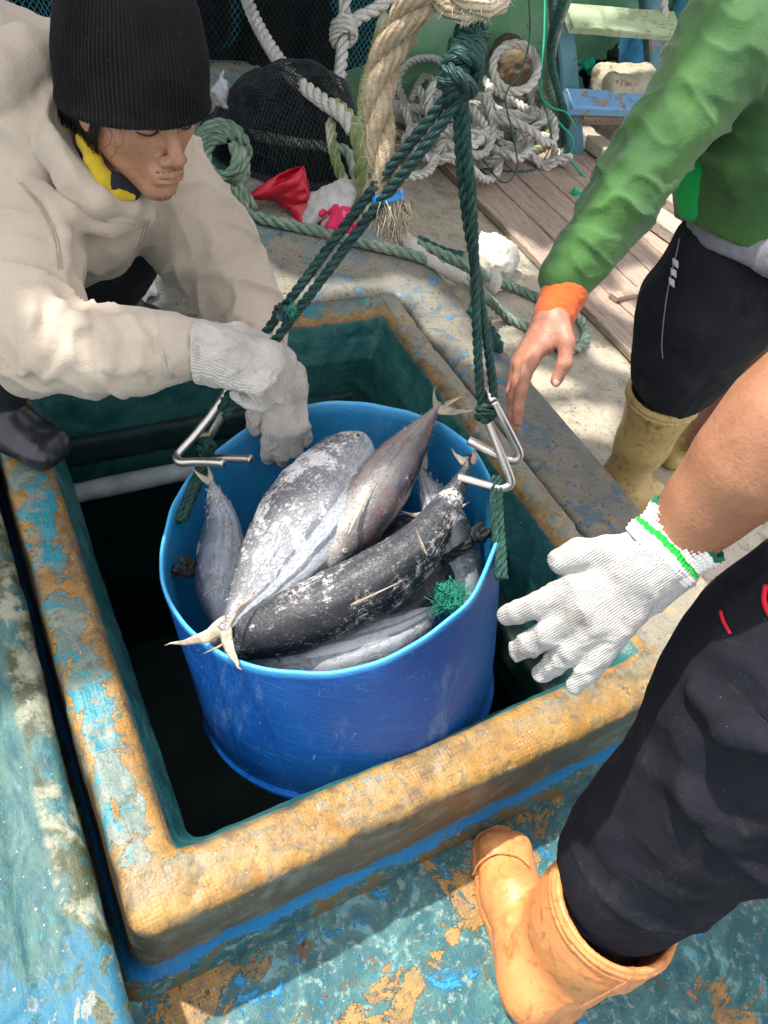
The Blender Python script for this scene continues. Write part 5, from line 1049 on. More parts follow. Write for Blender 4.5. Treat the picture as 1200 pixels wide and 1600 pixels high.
for t_, k_ in rows:
    R0 = (.0392 + .0035 * t_ + .0016 * math.sin(t_ * 9) + .0012 * math.sin(t_ * 60)) - (.0015 if k_ == 1 else .004 if k_ == 2 else 0); rr = R0 + (.0006 if k_ < 2 else 0) * np.sin(aa * 58) + .0006 * np.sin(aa * 9 + t_ * 4)
    V.append(c0 + (c1 - c0) * t_ + (.0035 * np.sin(aa * 3 + 1) * t_ + .0012 * np.sin(aa * 11) * t_)[:, None] * ca_ + rr[:, None] * (1.06 * np.cos(aa)[:, None] * cu + .94 * np.sin(aa)[:, None] * cv)); A.append(np.stack([np.clip(aa * 0 + t_ + .012 * np.sin(aa * 29), 0, 1), aa, aa * 0], 1))
nr_ = len(rows); i = np.arange(nr_-1)[:, None]*na; j = np.arange(na)[None]; j2 = (j+1) % na
mesh('glove_cuff', np.vstack(V), np.stack([i+j, i+j2, i+na+j2, i+na+j], -1).reshape(-1, 4), M_cuff.m, rp, attrs={'st': np.vstack(A)})
s = SDF(); s.pch([(945, 1440, 1.14, 70), (985, 1360, 1.09, 108), (1050, 1290, 1.03, 125), (1128, 1228, .96, 150), (1200, 1130, .90, 175), (1275, 1050, .86, 195)], .03)
s.pch([(1275, 1050, .86, 195), (1480, 1060, .92, 200), (1740, 1110, 1.0, 200)], .04); s.pch([(1740, 1150, 1.0, 180), (1700, 1500, 1.2, 110), (1600, 1800, 1.35, 80)], .04)
for q in ([(1010, 1180, .93, 8), (1080, 1240, .84, 14), (1150, 1290, .84, 12), (1230, 1300, .80, 9)], [(925, 1280, 1.03, 6), (985, 1300, .98, 10), (1060, 1350, .95, 9)], [(1080, 1080, .82, 8), (1150, 1150, .76, 14), (1240, 1180, .72, 10)]): s.pch(q, .03)
rt_ = wrapper('trousers', M_navy, rp, s, .006, cloth_disp(.010, 5, .003, 14, 29)); bpy.context.view_layer.update()
for q, r_ in (([(1126, 955), (1130, 970), (1141, 990)], .0022), ([(1196, 915), (1194, 940), (1206, 965), (1225, 975)], .003)): V, F = tube(smooth_path(surf(rt_, q, -.0008), .004), r_ * .9, 8); mesh('red_piping', V, F, M_red, rp)
toeR = G(772, 1296, -.25); heelR = G(822, 1640, -.25); heelR = toeR + unit(heelR - toeR) * .30
bt = boot(None, toeR, heelR, 0, [(P(850, 1545, 1.27), .062), (P(885, 1480, 1.21), .076), (P(930, 1440, 1.15), .089), (P(966, 1408, 1.10), .094)], M_orange, rp, .0036, wf=1.2)
bpy.context.view_layer.update()
for nm, q, r_ in (('toe_cap_seam', [(738, 1368), (752, 1345), (780, 1332), (808, 1336), (828, 1352)], .0015), ('back_seam', [(905, 1575), (960, 1545), (1010, 1515)], .0013)):
    V, F = tube(smooth_path(surf(bt, q, .0002), .004), r_, 8); mesh(nm, V, F, M_orange, rp)
mb = MB()       # fine hair on the forearm
bo = [o for o in rp.children if o.name.startswith('body')][0]
me = bo.data; V_ = np.empty(len(me.vertices) * 3); me.vertices.foreach_get('co', V_); V_ = V_.reshape(-1, 3) + wloc(bo); q = (V_ - CAM) @ RM; z_ = -q[:, 2]; X_ = 600 + FPX * q[:, 0] / z_; Y_ = 800 - FPX * q[:, 1] / z_
ids = np.where((X_ > 1085) & (X_ < 1300) & (Y_ > 520) & (Y_ < 900) & (z_ > .1) & (z_ < .78))[0]; ad = unit(P(1036, 866, .8) - P(1235, 665, .70)); ctr = P(1110, 785, .76)
for i_ in rng.choice(ids, 160): 
    a = V_[i_]; rv = (a - ctr) - ad * ((a - ctr) @ ad); o = unit(rv); mb.add(*tube(np.array([a, a + ad * .003 + o * .0008, a + ad * .006 + o * .0008]), .00008, 3))
del mb
# second foot, outside the picture
boot(None, G(1560, 1500, -.25), G(1640, 1800, -.25), 0, [(P(1600, 1780, 1.38), .06), (P(1620, 1700, 1.3), .08)], M_orange, rp, .008, open_top=False)
# ================================================================== nets
def wire(o, t, mat=None): md = o.modifiers.new('twine', 'WIREFRAME'); md.thickness = t; md.use_even_offset = False; md.use_replace = True; return o
M_netb = simple('black_net_twine', (0.008, 0.011, 0.012), (0.02, 0.028, 0.03), 0.7, 30); M_nett = simple('teal_net_twine', (0.02, 0.14, 0.17), (0.03, 0.20, 0.23), 0.6, 10)
M_netfold = Mat('bunched_net', 0.85, 0.2); q = nz(M_netfold.nt, M_netfold.co, 60, 5, 0.8); M_netfold.col(mix(M_netfold.nt, thr(M_netfold.nt, q, .5, .62), (0.004, 0.006, 0.008), (0.014, 0.025, 0.03))).bump(q, .01)
cur = thing('hanging_net', (1.0, 2.75, -.02), 'dark fishing net curtain with teal patches hanging behind the crouching man', 'fishing net')
def curt(y0, amp, x0, x1, z0, z1, fr, seed, nu, nv, diag=False):
    def f(u, v):
        x = x0 + u * (x1 - x0); z = z0 + v * (z1 - z0); w = noise(np.stack([x * fr, z * .6, x * 0], 1), 1, seed, 3); return np.stack([x + .04 * w * (1 - v), y0 + amp * w + .12 * (1 - v)**2 * -1, z], 1)
    return sheet(f, nu, nv)
V, F = curt(3.12, .06, -1.2, 1.86, -.03, 1.5, 7, 3, 220, 60); mesh('bunched_folds', V, F, M_netfold.m, cur)
def diamond(V, F, nu, nv):   # grid -> diamonds mesh
    G_ = np.arange(nu * nv).reshape(nu, nv); out = []
    for i in range(1, nu - 1):
        for j in range(1, nv - 1):
            if (i + j) % 2: out.append([int(G_[i-1, j]), int(G_[i, j-1]), int(G_[i+1, j]), int(G_[i, j+1])])
    return out
V, F = curt(3.02, .05, -.6, 1.84, .0, 1.5, 5, 8, 230, 110); FF = diamond(V, F, 230, 110); cm = noise(np.array([V[f[0]] for f in FF]), 2.3, 4, 2) > .02
M_netmix = Mat('net_twine', .7, .3); q = nz(M_netmix.nt, M_netmix.co, 2.4, 3, .5, .5); M_netmix.col(mix(M_netmix.nt, thr(M_netmix.nt, q, .49, .53), (0.008, 0.011, 0.012), (0.03, 0.20, 0.24))); wire(mesh('netting', V, FF, M_netmix.m, cur, False), .0038)
heap = thing('net_heap', G(450, 300, -.02), 'heap of black fishing net on the platform beside the red glove', 'fishing net')
hc = G(452, 232, -.02)
def heapf(off, seed):
    def f(u, v):
        x = (u - .5) * .66; y = (v - .5) * .66; r = np.sqrt((x / .26)**2 + (y / .25)**2); z = .20 * np.clip(1 - r**2.4, 0, 1)**.7 * (1 + .25 * noise(np.stack([x, y, x*0], 1), 7, seed, 2)); q = np.stack([hc[0] + x, hc[1] + y, -.016 + z + off + .012 * noise(np.stack([x, y, x*0], 1), 22, seed, 2) * (z > .01)], 1); return q
    return f
def maskz(V, F, r=.40): c = V[F].mean(1); return F[np.hypot(c[:, 0] - hc[0], c[:, 1] - hc[1]) < r]
V, F = sheet(heapf(0, 5), 80, 80); mesh('net_core', V, maskz(V, F, .27), M_netfold.m, heap)
V, F = sheet(heapf(.008, 6), 104, 104); FF = np.array(diamond(V, F, 104, 104)); wire(mesh('netting', V, maskz(V, FF, .29), M_netb, heap, False), .0040)
V, F = sheet(heapf(.013, 7), 84, 84); FF = np.array(diamond(V, F, 84, 84)); wire(mesh('netting', V, maskz(V, FF, .285), simple('grey_net_twine', (0.035, 0.045, 0.05), (0.02, 0.03, 0.03), .6), heap, False), .0028)

# ================================================================== ropes lying about
PZ = -.016; DZ = -.25
R = .0165
coil = MB(); cc = G(346, 262, PZ)
for k, (rr, zz) in enumerate(((.085, .02), (.075, .055), (.062, .085), (.045, .115))):
    a = np.linspace(.4 * k, .4 * k + 5.9, 18); rope_geo(coil, [P(346 + 0, 246, 2.28 - zz) + camdir(1, 0, 0) * rr * .95 * math.cos(x) + camdir(0, 1, .25) * rr * math.sin(x) * 1.1 for x in a], R * .95)
rope_geo(coil, [P(318, 232, 2.27), P(340, 200, 2.30), P(372, 205, 2.32), P(420, 216, 2.3), P(470, 224, 2.3), P(515, 231, 2.33), P(541, 236, 2.34), P(552, 262, 2.35), P(560, 300, 2.36), P(565, 330, 2.33)], R)
rope_geo(coil, [P(316, 240, 2.24), P(318, 275, 2.20), P(335, 300, 2.19), P(362, 320, 2.20), G(392, 336, PZ + R), G(440, 349, PZ + R), G(500, 362, PZ + R), G(560, 378, PZ + R), G(620, 392, PZ + R), G(672, 408, PZ + R), G(720, 432, PZ + R), G(742, 447, PZ + .005), G(765, 470, -.16), G(795, 497, DZ + R), G(840, 520, DZ + R), G(880, 545, DZ + R), G(908, 540, DZ + R), G(914, 515, DZ + R), G(895, 490, DZ + R), G(850, 470, DZ + R), G(800, 448, DZ + R), G(760, 432, -.17), G(742, 420, PZ), G(700, 402, PZ + R), G(640, 376, PZ + R)], R, fuzz=160)
o = coil.build('coiled_rope', R_sage, None, origin=cc); props(o, 'long faded green rope coiled by the net heap and trailing across the platform', 'rope')
kn = MB(); 
for k in range(4): a = np.linspace(0, 6.3, 14); rope_geo(kn, [P(372 + 3*k, 318 - 3*k + k, 2.17) + camdir(.8, .5, 0) * .012 * (k - 2) + camdir(-.5, .8, 0) * .032 * math.cos(x) + camdir(0, 0, 1) * .034 * math.sin(x) for x in a], .013, fuzz=20)
o = kn.build('rope_knot', R_sage, None, origin=P(372, 318, 2.17)); props(o, 'green knot in the faded rope, nearest the crouching man\'s sleeve', 'rope')
rope('rope', [G(655, 374, PZ + R), G(690, 392, PZ + R), G(722, 400, PZ + R)], .014, R_teal, 'short dark green rope piece lying behind the sling legs', fuzz=20)
rope('rope', [G(735, 480, PZ + .014), G(757, 505, PZ + .014), G(775, 530, PZ + .014), G(780, 545, PZ + .013)], .015, R_teal, 'dark green rope stub lying on the platform left of the bare hand', fuzz=60)
rope('rope', [P(372, -40, 2.7), P(395, 22, 2.6), P(420, 70, 2.48), P(455, 118, 2.34), P(500, 155, 2.22), P(536, 180, 2.15), P(553, 205, 2.12)], .0225, R_white, 'thick off white rope running down diagonally in front of the hanging net', fuzz=60)
rope('rope', [P(526, 165, 2.20), P(552, 195, 2.13), P(564, 240, 2.12), P(564, 300, 2.19), P(570, 330, 2.23)], .0225, R_mossy, 'thick moss stained rope below the off white one', fuzz=100)
rope('rope', [P(516, 190, 2.18), P(522, 240, 2.16), P(540, 290, 2.2), P(556, 322, 2.24)], .016, R_mossy, 'thin moss stained rope beside the thick mossy one', fuzz=50)
rope('rope', [P(541, -40, 2.60), P(538, 30, 2.57), P(534, 90, 2.54), P(530, 130, 2.5), P(527, 172, 2.46)], .0215, R_white, 'white rope hanging straight down with a knot near its top', fuzz=80)
rope('rope', [P(640, -30, 2.62), P(590, 12, 2.60), P(560, 28, 2.57), P(540, 46, 2.55)], .022, R_white, 'white rope slanting in from the top to the knot', fuzz=80)
kn = MB()
for k in range(3): a = np.linspace(0, 6.3, 14); rope_geo(kn, [P(537, 42 + 8*k, 2.55) + camdir(1, .3, 0) * .036 * math.cos(x) + camdir(0, .2, 1) * .036 * math.sin(x) for x in a], .015, fuzz=40)
props(kn.build('rope_knot', R_white, None, origin=P(537, 50, 2.55)), 'white knot where two hanging white ropes meet', 'rope')
rope('rope', [P(600, 20, 2.62), P(585, 80, 2.58), P(570, 130, 2.5), P(560, 180, 2.42), P(556, 215, 2.36)], .017, R_mossy, 'frayed cream rope hanging beside the hemp rope', fuzz=200)
rope('rope', [G(600, 268, PZ + .016), G(640, 275, PZ + .016), G(668, 268, PZ + .016), G(682, 246, PZ + .016)], .016, R_white, 'short white rope end curling out from behind the hemp rope')
# hemp tail with blue tape and frayed end
hemp = thing('hemp_rope', P(607, 312, 1.05), 'thick frayed hemp rope hanging from the top with blue tape at its end', 'rope')
mb = MB(); rope_geo(mb, [P(760, -70, .86), P(700, -40, .88), P(648, 10, .91), P(614, 70, .95), P(594, 130, .98), P(592, 200, 1.01), P(598, 260, 1.03), P(606, 300, 1.05), P(608, 316, 1.053)], .0215, fuzz=3500, jitter=.002, pitch=.17, sides=10); mb.build('rope_body', R_hemp, hemp)
V, F = tube(smooth_path([P(605.5, 303, 1.050), P(608.5, 318, 1.054)], .003), .0238, 24); mesh('tape', V, F, M_blue_tape, hemp)
mb = MB(); e0 = P(609, 320, 1.055); dn = unit(P(614, 352, 1.07) - e0)
for _ in range(800):
    a = e0 + (rng.normal(size=3) * .009); d = unit(dn + rng.normal(size=3) * .28); l = .016 + .022 * rng.random(); mb.add(*tube(np.array([a, a + d * l * .5, a + d * l + rng.normal(size=3) * .003]), .0007, 3))
mb.build('frayed_end', R_hemp, hemp)
mb = MB(); rope_geo(mb, [P(660, -50, .9), P(700, -10, .89), P(738, 6, .88), P(772, -6, .885), P(800, -50, .89)], .021, fuzz=700, jitter=.003, pitch=.16); rope_geo(mb, [P(700, -50, .92), P(730, -12, .91), P(760, -16, .91), P(780, -60, .91)], .02, fuzz=500, jitter=.003, pitch=.16)
props(mb.build('hemp_bight', R_hemp, None, origin=P(740, 0, .9)), 'loop of hemp rope above the green sling knot', 'rope')
# rag rope
def rag(name, pts, r, mat, label, cat, seed=0, h=.006, origin=None):
    p = smooth_path(pts, .02); s = SDF(); rr = r * (1 + .35 * noise(p, 25, seed)); s.chain(list(p), list(rr), .02); V, F = s.mesh(h, lambda V, N: .010 * (ridge(V, 16, seed) - .3) + .004 * (ridge(V, 38, seed + 1) - .3)); return props(mesh(name, V, F, mat, None, origin=p[0]), label, cat)
M_rag = cloth_mat('white_rag', (0.50, 0.48, 0.43), (0.40, 0.38, 0.33), (0.36, 0.31, 0.22), amt=.5)
rag('rag', [G(625, 345, .02), G(634, 372, .0), G(655, 398, .0), G(700, 424, .0), G(730, 440, .0)], .013, M_rag, 'thin twisted white rag trailing below the frayed hemp end', 'rag', 3)
s = SDF()
for _ in range(16): c = G(765 + 20 * rng.normal() * .8, 410 + 13 * rng.normal() * .8, -.225 + .03 * rng.random()); d = rng.normal(size=3); d[2] *= .3; s.cap(c, c + unit(d) * .05, .030, .024, .05)
V, F = s.mesh(.006, lambda V, N: .016 * (ridge(V, 14, 2, 4) - .3) + .005 * (ridge(V, 34, 3) - .3)); props(mesh('rag', V, F, M_rag, None, origin=G(765, 410, DZ)), 'crumpled white rag heap in the sun behind the sling leg', 'rag')

# ================================================================== pile of white rope by the wall
def pile_pt(px, py, h): return G(px, py, DZ + h)
mb = MB(); pc = pile_pt(775, 200, .03)
for k in range(17):
    c = pile_pt(660 + 190 * rng.random(), 150 + 85 * rng.random(), .05 + .18 * rng.random()); rx, ry = .10 + .12 * rng.random(), .07 + .09 * rng.random(); a0 = rng.random() * 6; tl = rng.normal(size=2) * .25; ph = rng.random() * 3
    a = np.linspace(a0, a0 + 6 + 3 * rng.random(), 22); rope_geo(mb, [c + np.array([rx * math.cos(x) * math.cos(ph) - ry * math.sin(x) * math.sin(ph), rx * math.cos(x) * math.sin(ph) + ry * math.sin(x) * math.cos(ph), tl[0] * rx * math.cos(x) + tl[1] * ry * math.sin(x) + .02 * math.sin(3 * x)]) + rng.normal(size=3) * .008 for x in a], .0175, fuzz=20)
props(mb.build('rope_pile', R_white, None, origin=pile_pt(760, 230, 0)), 'tangled pile of white rope against the green wall', 'rope')
for k, (pts, lab) in enumerate((([(640, 175, .1), (622, 130, .15), (640, 98, .2), (680, 92, .2), (705, 115, .18), (690, 145, .14), (660, 150, .1)], 'loop of white rope left of the tall green knot, over the pipe'),
                             ([(640, 160, .06), (665, 120, .12), (700, 150, .1), (740, 160, .08)], 'white rope strand lying under the loop by the pipe'),
                             ([], 'single upright white rope loop round the brown log end'),
                             ([(775, 240, .03), (740, 205, .06), (740, 180, .1), (790, 165, .12), (825, 150, .16), (845, 130, .2)], 'white rope strand trailing over the right of the pile'))):
    rope('rope', [P(805 + 35 * math.cos(x), 106 - 37 * math.sin(x), 2.92) for x in np.linspace(-.6, 5.9, 20)] if pts == [] else [pile_pt(*q) for q in pts], .0175, R_white, lab)
for pts, m_, r_, lab in (([(600, 205, .02), (650, 215, .02), (700, 222, .03), (740, 236, .03), (780, 243, .04), (815, 242, .04), (848, 225, .05), (858, 190, .10), (852, 160, .15)], R_mossy, .020, 'cream braided rope edging the near side of the white pile'),
                    ([(640, 232, .02), (700, 246, .02), (760, 268, .02), (820, 272, .02), (862, 258, .02), (885, 232, .04), (886, 190, .15), (874, 150, .28), (862, 100, .45), (864, 50, .62), (884, -20, .8)], R_teal, .0165, 'dark teal rope round the pile, rising beside the rack post'),
                    ([(872, 176, .15), (858, 130, .3), (862, 80, .48), (874, 30, .66), (896, -30, .8)], R_sage, .019, 'cream green rope rising beside the dark teal rope'),
                    ([(690, 190, .03), (740, 208, .03), (790, 228, .04), (830, 232, .04)], R_sage, .019, 'pale green rope lying along the pile just inside the cream one')):
    rope('rope', [pile_pt(*q) for q in pts], r_, m_, lab, fuzz=50)
rope('rope', [P(1034, 120, 3.5), P(1040, 60, 3.4), P(1036, -30, 3.3)], .017, R_white, 'white rope hanging beside the right post of the rack')
M_pipe = simple('grey_plastic_pipe', (0.34, 0.34, 0.33), (0.27, 0.27, 0.26), 0.35, 20, .001)
pp = thing('grey_pipe', pile_pt(690, 200, .06), 'grey plastic pipe lying in front of the white rope pile', 'pipe')
a, b = pile_pt(606, 170, .10), pile_pt(748, 212, .08); V, F = tube(np.array([a + (b - a) * t for t in (0, .1, .5, .93, .94, 1.0)]), [.044, .044, .044, .044, .050, .050], 24); mesh('tube_wall', V, F, M_pipe, pp)
dd = unit(b - a); u_ = unit(np.cross(dd, [0, 0, 1])); 
for t in (.32, .97):
    c = a + (b - a) * t; aa = np.linspace(0, 6.283, 40); V, F = tube(np.array([c + .049 * (math.cos(x) * u_ + math.sin(x) * np.cross(dd, u_)) for x in aa]), .005, 8, caps=False); mesh('band', V, F, M_steel.m, pp)
s = SDF().cap(pile_pt(800, 108, .30), pile_pt(812, 92, .25) + np.array([.02, .14, -.02]), .085, .075)
V, F = s.mesh(.008, lambda V, N: .008 * noise(V, 18, 3, 3)); props(mesh('log', V, F, simple('brown_bark', (0.16, 0.11, 0.06), (0.09, 0.065, 0.04), .9, 30, .006, 60), None, origin=pile_pt(806, 120, 0)), 'brown speckled log end standing behind the upright rope loop', 'log')
def line(pts, r, mat, label, nm='cord'): V, F = tube(smooth_path(pts, .012), r, 6); props(mesh(nm, V, F, mat, None, origin=pts[0]), label, 'cord')
M_dline = simple('dark_line', (0.02, 0.06, 0.05), (0.03, 0.08, 0.07), .5); M_gline = simple('green_line', (0.0, 0.36, 0.20), (0.0, 0.30, 0.18), .5)
line([P(824, -30, 2.9), P(828, 50, 2.85), P(815, 110, 2.8), P(790, 150, 2.82), P(800, 205, 2.9), P(808, 262, 3.0), P(785, 285, 3.02), P(750, 240, 3.05), P(728, 190, 3.0)], .0035, M_dline, 'thin dark line dangling over the white rope pile')
line([P(838, 140, 3.0), P(852, 170, 3.0), P(862, 220, 3.1), P(850, 250, 3.15)], .003, M_dline, 'short thin dark line on the right of the pile')
line([P(852, -30, 3.2), P(850, 60, 3.2), P(845, 145, 3.2), P(868, 185, 3.25), P(895, 218, 3.3), P(890, 245, 3.35), P(912, 275, 3.38), P(938, 292, 3.4)], .005, M_gline, 'bright green cord hanging by the rack post and trailing onto the planks')
line([P(842, 150, 3.18), P(862, 168, 3.2), P(885, 176, 3.25), P(900, 200, 3.3)], .004, M_gline, 'short bright green cord tangled beside the rack post')
def scrap(c, sz, mat, label, nm, cat, seed, h=.006, n=9, flat=.5):
    s = SDF(); r_ = np.random.default_rng(seed)
    for _ in range(n): a = np.asarray(c) + r_.normal(size=3) * np.array(sz) * .35; d = r_.normal(size=3); d[2] *= flat; s.cap(a, a + unit(d) * max(sz) * .45, max(sz) * .16, max(sz) * .08, max(sz) * .2)
    V, F = s.mesh(h, lambda V, N: max(sz) * (.10 * (ridge(V, .8 / max(sz), seed) - .3) + .05 * (ridge(V, 2.2 / max(sz), seed + 2) - .3))); return props(mesh(nm, V, F, mat, None, origin=c), label, cat)
M_gscrap = simple('green_plastic', (0.0, 0.42, 0.26), (0.0, 0.34, 0.20), .5)
scrap(G(900, 300, -.21), (.05, .03, .015), M_gscrap, 'small bright green scrap on the planks beside the jersey sleeve', 'plastic_scrap', 'scrap', 4, .004, 6)
scrap(P(922, 102, 3.6), (.08, .06, .05), M_gscrap, 'bright green knotted cord on the dark sack inside the rack', 'cord_knot', 'cord', 5, .006, 10)
scrap(P(928, 112, 3.72), (.14, .1, .10), M_netfold.m, 'black sack slumped inside the rack', 'sack', 'sack', 6, .012, 12)
scrap(P(958, 98, 3.8), (.12, .08, .10), M_blackrub.m, 'black rubber boot lying inside the rack', 'rubber_boot', 'boot', 16, .012, 9)
s = SDF().fn(*slab(P(980, 135, 3.55) - np.array([.19, .10, .07]), P(980, 135, 3.55) + np.array([.17, .10, .07]), .05)); V, F = s.mesh(.01, lambda V, N: .02 * noise(V, 5, 3, 3) + .004 * noise(V, 30, 4, 2))
props(mesh('foam_block', V, F, simple('dirty_foam', (0.42, 0.38, 0.28), (0.33, 0.29, 0.20), .9, 9, .004, 50, c3=(.18, .14, .09)), None, origin=P(980, 135, 3.6)), 'worn cream foam block resting on the lower rack board', 'foam block')
V, F = sheet(lambda u, v: P(965, 105, 3.72) + (u[:, None] - 0) * (P(1012, 100, 3.85) - P(965, 105, 3.72)) + v[:, None] * (P(970, 50, 3.6) - P(965, 105, 3.72)) + (.02 * noise(np.stack([u * 4, v * 3, u * 0], 1), 1, 3, 2))[:, None] * camdir(0, 0, 1), 24, 20)
o = mesh('blue_cloth', V, F, M_bluep.m, None, origin=P(990, 80, 3.7)); o.modifiers.new('t', 'SOLIDIFY').thickness = .004; props(o, 'blue cloth with white cord hanging inside the rack', 'cloth')

# ================================================================== gloves and scraps on the platform
M_redg = Mat('red_rubber', 0.3, 0.5); q = nz(M_redg.nt, M_redg.co, 20, 5, .6); M_redg.col(mix(M_redg.nt, q, (0.62, 0.008, 0.03), (0.45, 0.006, 0.03))).bump(q, .003)
rg = thing('red_glove', G(440, 320, PZ), 'red rubber glove with a jagged cuff, half under the white glove on the platform', 'glove')
def cuff_f(u, v):   # an open flattened cuff
    a = u * 2 * np.pi; base = P(470, 318, 2.20); mouth = P(432, 282, 2.16); ax = mouth - base; sx = unit(P(480, 258, 2.14) - P(402, 296, 2.2)); sy = unit(np.cross(ax, sx)); w = .034 + .056 * v; t = .018 + .012 * v; zig = .05 * np.abs(((u * 16) % 1) - .5) * (v > .98)
    return base + ax * (v + zig)[:, None] + sx * (w * np.cos(a))[:, None] + sy * (t * np.sin(a) + .030 * v * noise(np.stack([u * 4, v * 2.5, u * 0], 1), 1, 5, 2) + .010 * noise(np.stack([u * 9, v * 6, u * 0], 1), 1, 9, 2))[:, None]
V, F = sheet(cuff_f, 64, 14); o = mesh('cuff', V, F, M_redg.m, rg); o.modifiers.new('t', 'SOLIDIFY').thickness = .002
s = SDF(); hand(s, P(462, 316, 2.205), camdir(.93, -.35, -.1), camdir(.1, .3, .95), 1, [(15, 30, 20)] * 4, (4, 0, -4, -8), thN, 1.05, .002); wrapper('glove_hand', M_redg.m, rg, s, .005)
s = SDF(); W0 = P(540, 300, 2.20); hand(s, W0, camdir(-.85, -.40, .1), camdir(.1, .4, .9), -1, [(20, 45, 30), (35, 50, 30), (50, 60, 30), (60, 60, 30)], (10, 2, -5, -12), thF, 1.15, .004)
s.pch([(540, 300, 2.20, 20), (558, 302, 2.22, 19)], .01); s.ell(P(568, 303, 2.23), (.03, .03, .03), sub=True, k=.004)
V, F = s.mesh(.004, lambda V, N: .006 * (ridge(V, 16, 3) - .3)); props(mesh('white_glove', V, F, M_gloveW, None, origin=G(515, 345, PZ)), 'crumpled white knit glove lying on the red rubber glove', 'glove')
M_pink = Mat('pink_white_glove', .6, .3); q = nz(M_pink.nt, M_pink.co, 14, 3, .5); M_pink.col(mix(M_pink.nt, thr(M_pink.nt, q, .54, .60), (0.66, 0.02, 0.10), (0.62, 0.50, 0.46))).bump(q, .003)
s = SDF(); hand(s, G(528, 312, PZ + .06), unit(G(548, 385, PZ) - G(528, 312, PZ + .03)), (0, 0, 1.0), 1, [(20, 25, 20), (25, 30, 20), (20, 40, 20), (30, 30, 20)], (26, 8, -10, -28), [(.020, .012, -.004), (.044, .036, -.006), (.06, .052, -.01), (.07, .066, -.012)], .85, .003)
V, F = s.mesh(.0042, lambda V, N: .005 * (ridge(V, 18, 7) - .3)); props(mesh('pink_glove', V, F, M_pink.m, None, origin=G(545, 370, PZ)), 'pink and white glove, fingers spread, nearest the faded green rope', 'glove')
M_bag = Mat('clear_plastic', .15, .5); M_bag.col((.75, .78, .80)); M_bag.b.inputs['Transmission Weight'].default_value = .6; M_bag.b.inputs['Roughness'].default_value = .25
o = scrap(P(350, 142, 2.3), (.05, .035, .07), M_bag.m, 'crumpled clear plastic bag sticking out behind the knit hat', 'plastic_bag', 'bag', 9, .005, 12, 1.5)
M_wp = simple('white_plastic_scrap', (.7, .72, .74), (.55, .57, .6), .35, 25)
for i, (px, py, z, sz) in enumerate(((1066, 700, DZ + .015, .07), (1045, 690, DZ + .01, .05))): scrap(G(px, py, z), (sz, sz * .7, .012), M_wp, ('white plastic scrap under the toe of the far tan boot', 'smaller white plastic scrap between the tan boots')[i], 'plastic_scrap', 'scrap', 20 + i, .005, 9, .3)
scrap(G(215, 452, .0), (.09, .08, .03), M_wp, 'crumpled white plastic in the sun behind the crouching man\'s boot', 'plastic_scrap', 'scrap', 31, .006, 14, .6)
# grit and flakes
mb = MB(); fl = simple('pale_flake', (.6, .6, .55), (.3, .25, .2), .7)
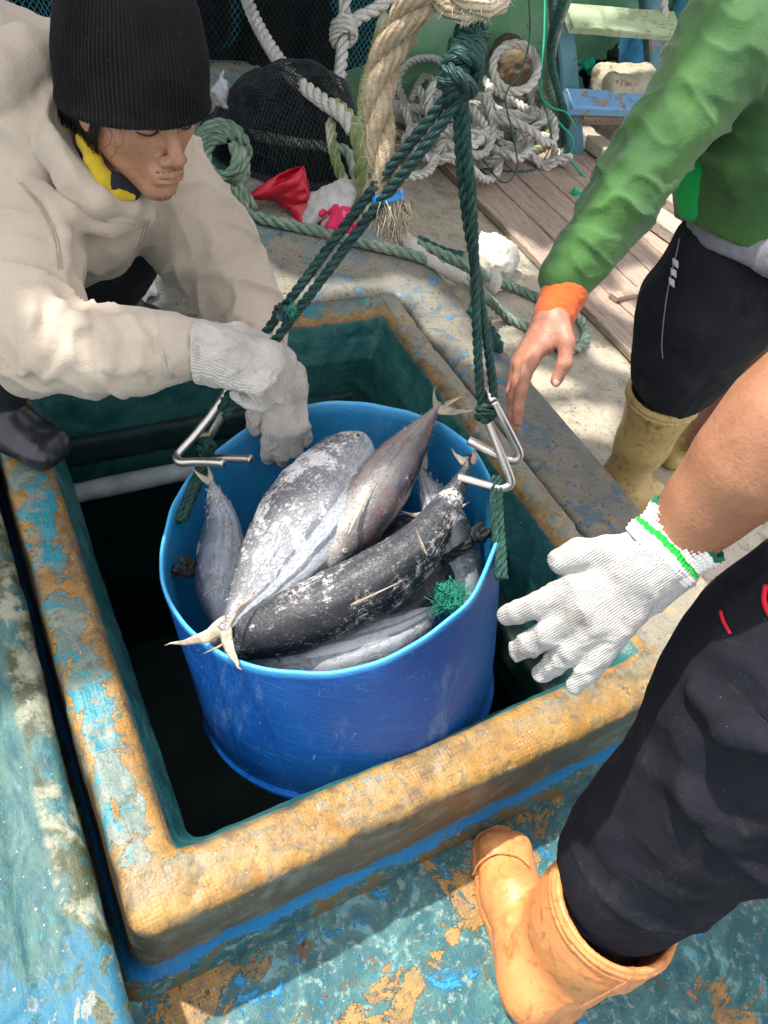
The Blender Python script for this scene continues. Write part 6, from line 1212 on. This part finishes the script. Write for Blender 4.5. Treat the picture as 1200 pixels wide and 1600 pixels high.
# ================================================================== unseen sheet added to shade the far deck, holes cut to shape sun patches
ZC = 2.3
def inpoly(x, y, poly):
    c = np.zeros(len(x), bool); n = len(poly); j = n - 1
    for i in range(n):
        xi, yi = poly[i]; xj, yj = poly[j]; c ^= ((yi > y) != (yj > y)) & (x < (xj - xi) * (y - yi) / (yj - yi + 1e-12) + xi); j = i
    return c
def up_to(p): p = np.asarray(p, float); return (p + SUN * (ZC - p[2]) / SUN[2])[:2]
lit = [   # (deck height, outline in the photograph of where sun reaches the deck)
 (-.02, [(385, 388), (430, 425), (470, 437), (560, 446), (620, 430), (700, 470), (690, 500), (600, 455), (440, 478), (400, 470), (380, 420)]),
 (-.02, [(640, 465), (700, 480), (760, 545), (720, 560), (660, 510)]),
 (-.25, [(740, 380), (795, 372), (850, 405), (905, 385), (890, 430), (840, 432), (800, 425), (792, 455), (748, 450)]),
 (-.02, [(692, 478), (730, 490), (738, 525), (705, 530)]), (-.02, [(712, 548), (745, 552), (770, 575), (735, 580)]),
 (-.25, [(812, 572), (850, 580), (905, 600), (890, 614), (822, 610)]), (-.25, [(762, 560), (800, 568), (800, 580), (768, 576)]),
 (-.25, [(855, 632), (900, 628), (968, 640), (960, 684), (905, 680), (862, 668)]), (-.25, [(905, 535), (940, 540), (985, 562), (998, 584), (950, 576)]),
 (-.25, [(925, 455), (965, 470), (1000, 500), (1010, 530), (970, 510), (930, 480)]), (-.25, [(1085, 560), (1110, 560), (1120, 620), (1090, 640)]),
 (-.22, [(962, 425), (1010, 410), (1040, 440), (1000, 470), (965, 460)]),
 (-.15, [(930, 225), (1000, 235), (1075, 330), (1060, 400), (990, 330), (950, 280)]),
 (-.02, [(195, 425), (235, 420), (245, 480), (200, 495)]),
 (.25, [(60, 150), (100, 90), (40, 230), (0, 240), (0, 170)]), (.45, [(30, 430), (90, 420), (110, 470), (40, 490)]), (.35, [(150, 500), (210, 505), (200, 540), (140, 530)]),
 (-.02, [(740, 385), (790, 380), (800, 410), (750, 420)]),
]
polys = [[up_to(G(px, py, z)) for px, py in pl] for z, pl in lit]
near_edge = [up_to(q) for q in (G(-900, 1020, 0), G(0, 1150, 0), G(130, 1030, 0))]
def holes(V):
    x, y = V[:, 0], V[:, 1]; w = .012 * noise(V, 14, 5, 2); w2 = .012 * noise(V, 14, 9, 2); m = np.zeros(len(x), bool)
    for p in polys: m |= inpoly(x + w, y + w2, p)
    return m
ex0 = up_to((0, .60, 0))[1]
V, F = sheet(lambda u, v: np.stack([-3.2 + u * 8.2, ex0 + v * (4.6 - ex0), u * 0 + ZC], 1), 480, 270)
c = V[F].mean(1); edge = ex0 + .03 + .10 * np.sin(c[:, 0] * 3 + 1) * 0 + .02 * noise(c, 9, 2, 2)
# the sun boundary runs obliquely: lid and left rail lit up to y 0.6, glove and forearm lit
bx = np.array([-3.2, -.9, -.64, -.54, -.47, .1, .6, 1.2, 5.0]); by = np.array([1.35, 1.5, 1.5, 1.34, 1.20, 1.20, 1.20, 1.40, 1.6]) 
keep = ~holes(c) & (c[:, 1] > np.interp(c[:, 0], bx, by) + .02 * noise(c, 9, 2, 2)) & ~((c[:, 0] > .7) & (c[:, 1] > 3.62 + .05 * noise(c, 4, 3, 2)))
V2 = V.copy(); V2[:, 2] += .03 * noise(V, 1.3, 4, 2)
aw = thing('shade_awning', (1, 2, ZC), 'unseen sheet added overhead for shade, holes cut to place sun patches', 'shade_awning')
o = mesh('shade_sheet', V2, F[keep], simple('shade_sheet', (0.62, 0.62, 0.60), (0.55, 0.55, 0.54), 0.7, 4), aw)  # added sheet, kept pale to lift the shade beneath it
md = o.modifiers.new('thick', 'SOLIDIFY'); md.thickness = .003
mb = MB()
for x, y in ((-3.1, 4.4), (4.9, 3.5), (4.9, 1.75), (-3.1, 1.6)): V, F = tube(np.array([(x, y, -2.0), (x, y, ZC)]), .03, 12); mesh('pole', V, F, M_steel.m, aw)
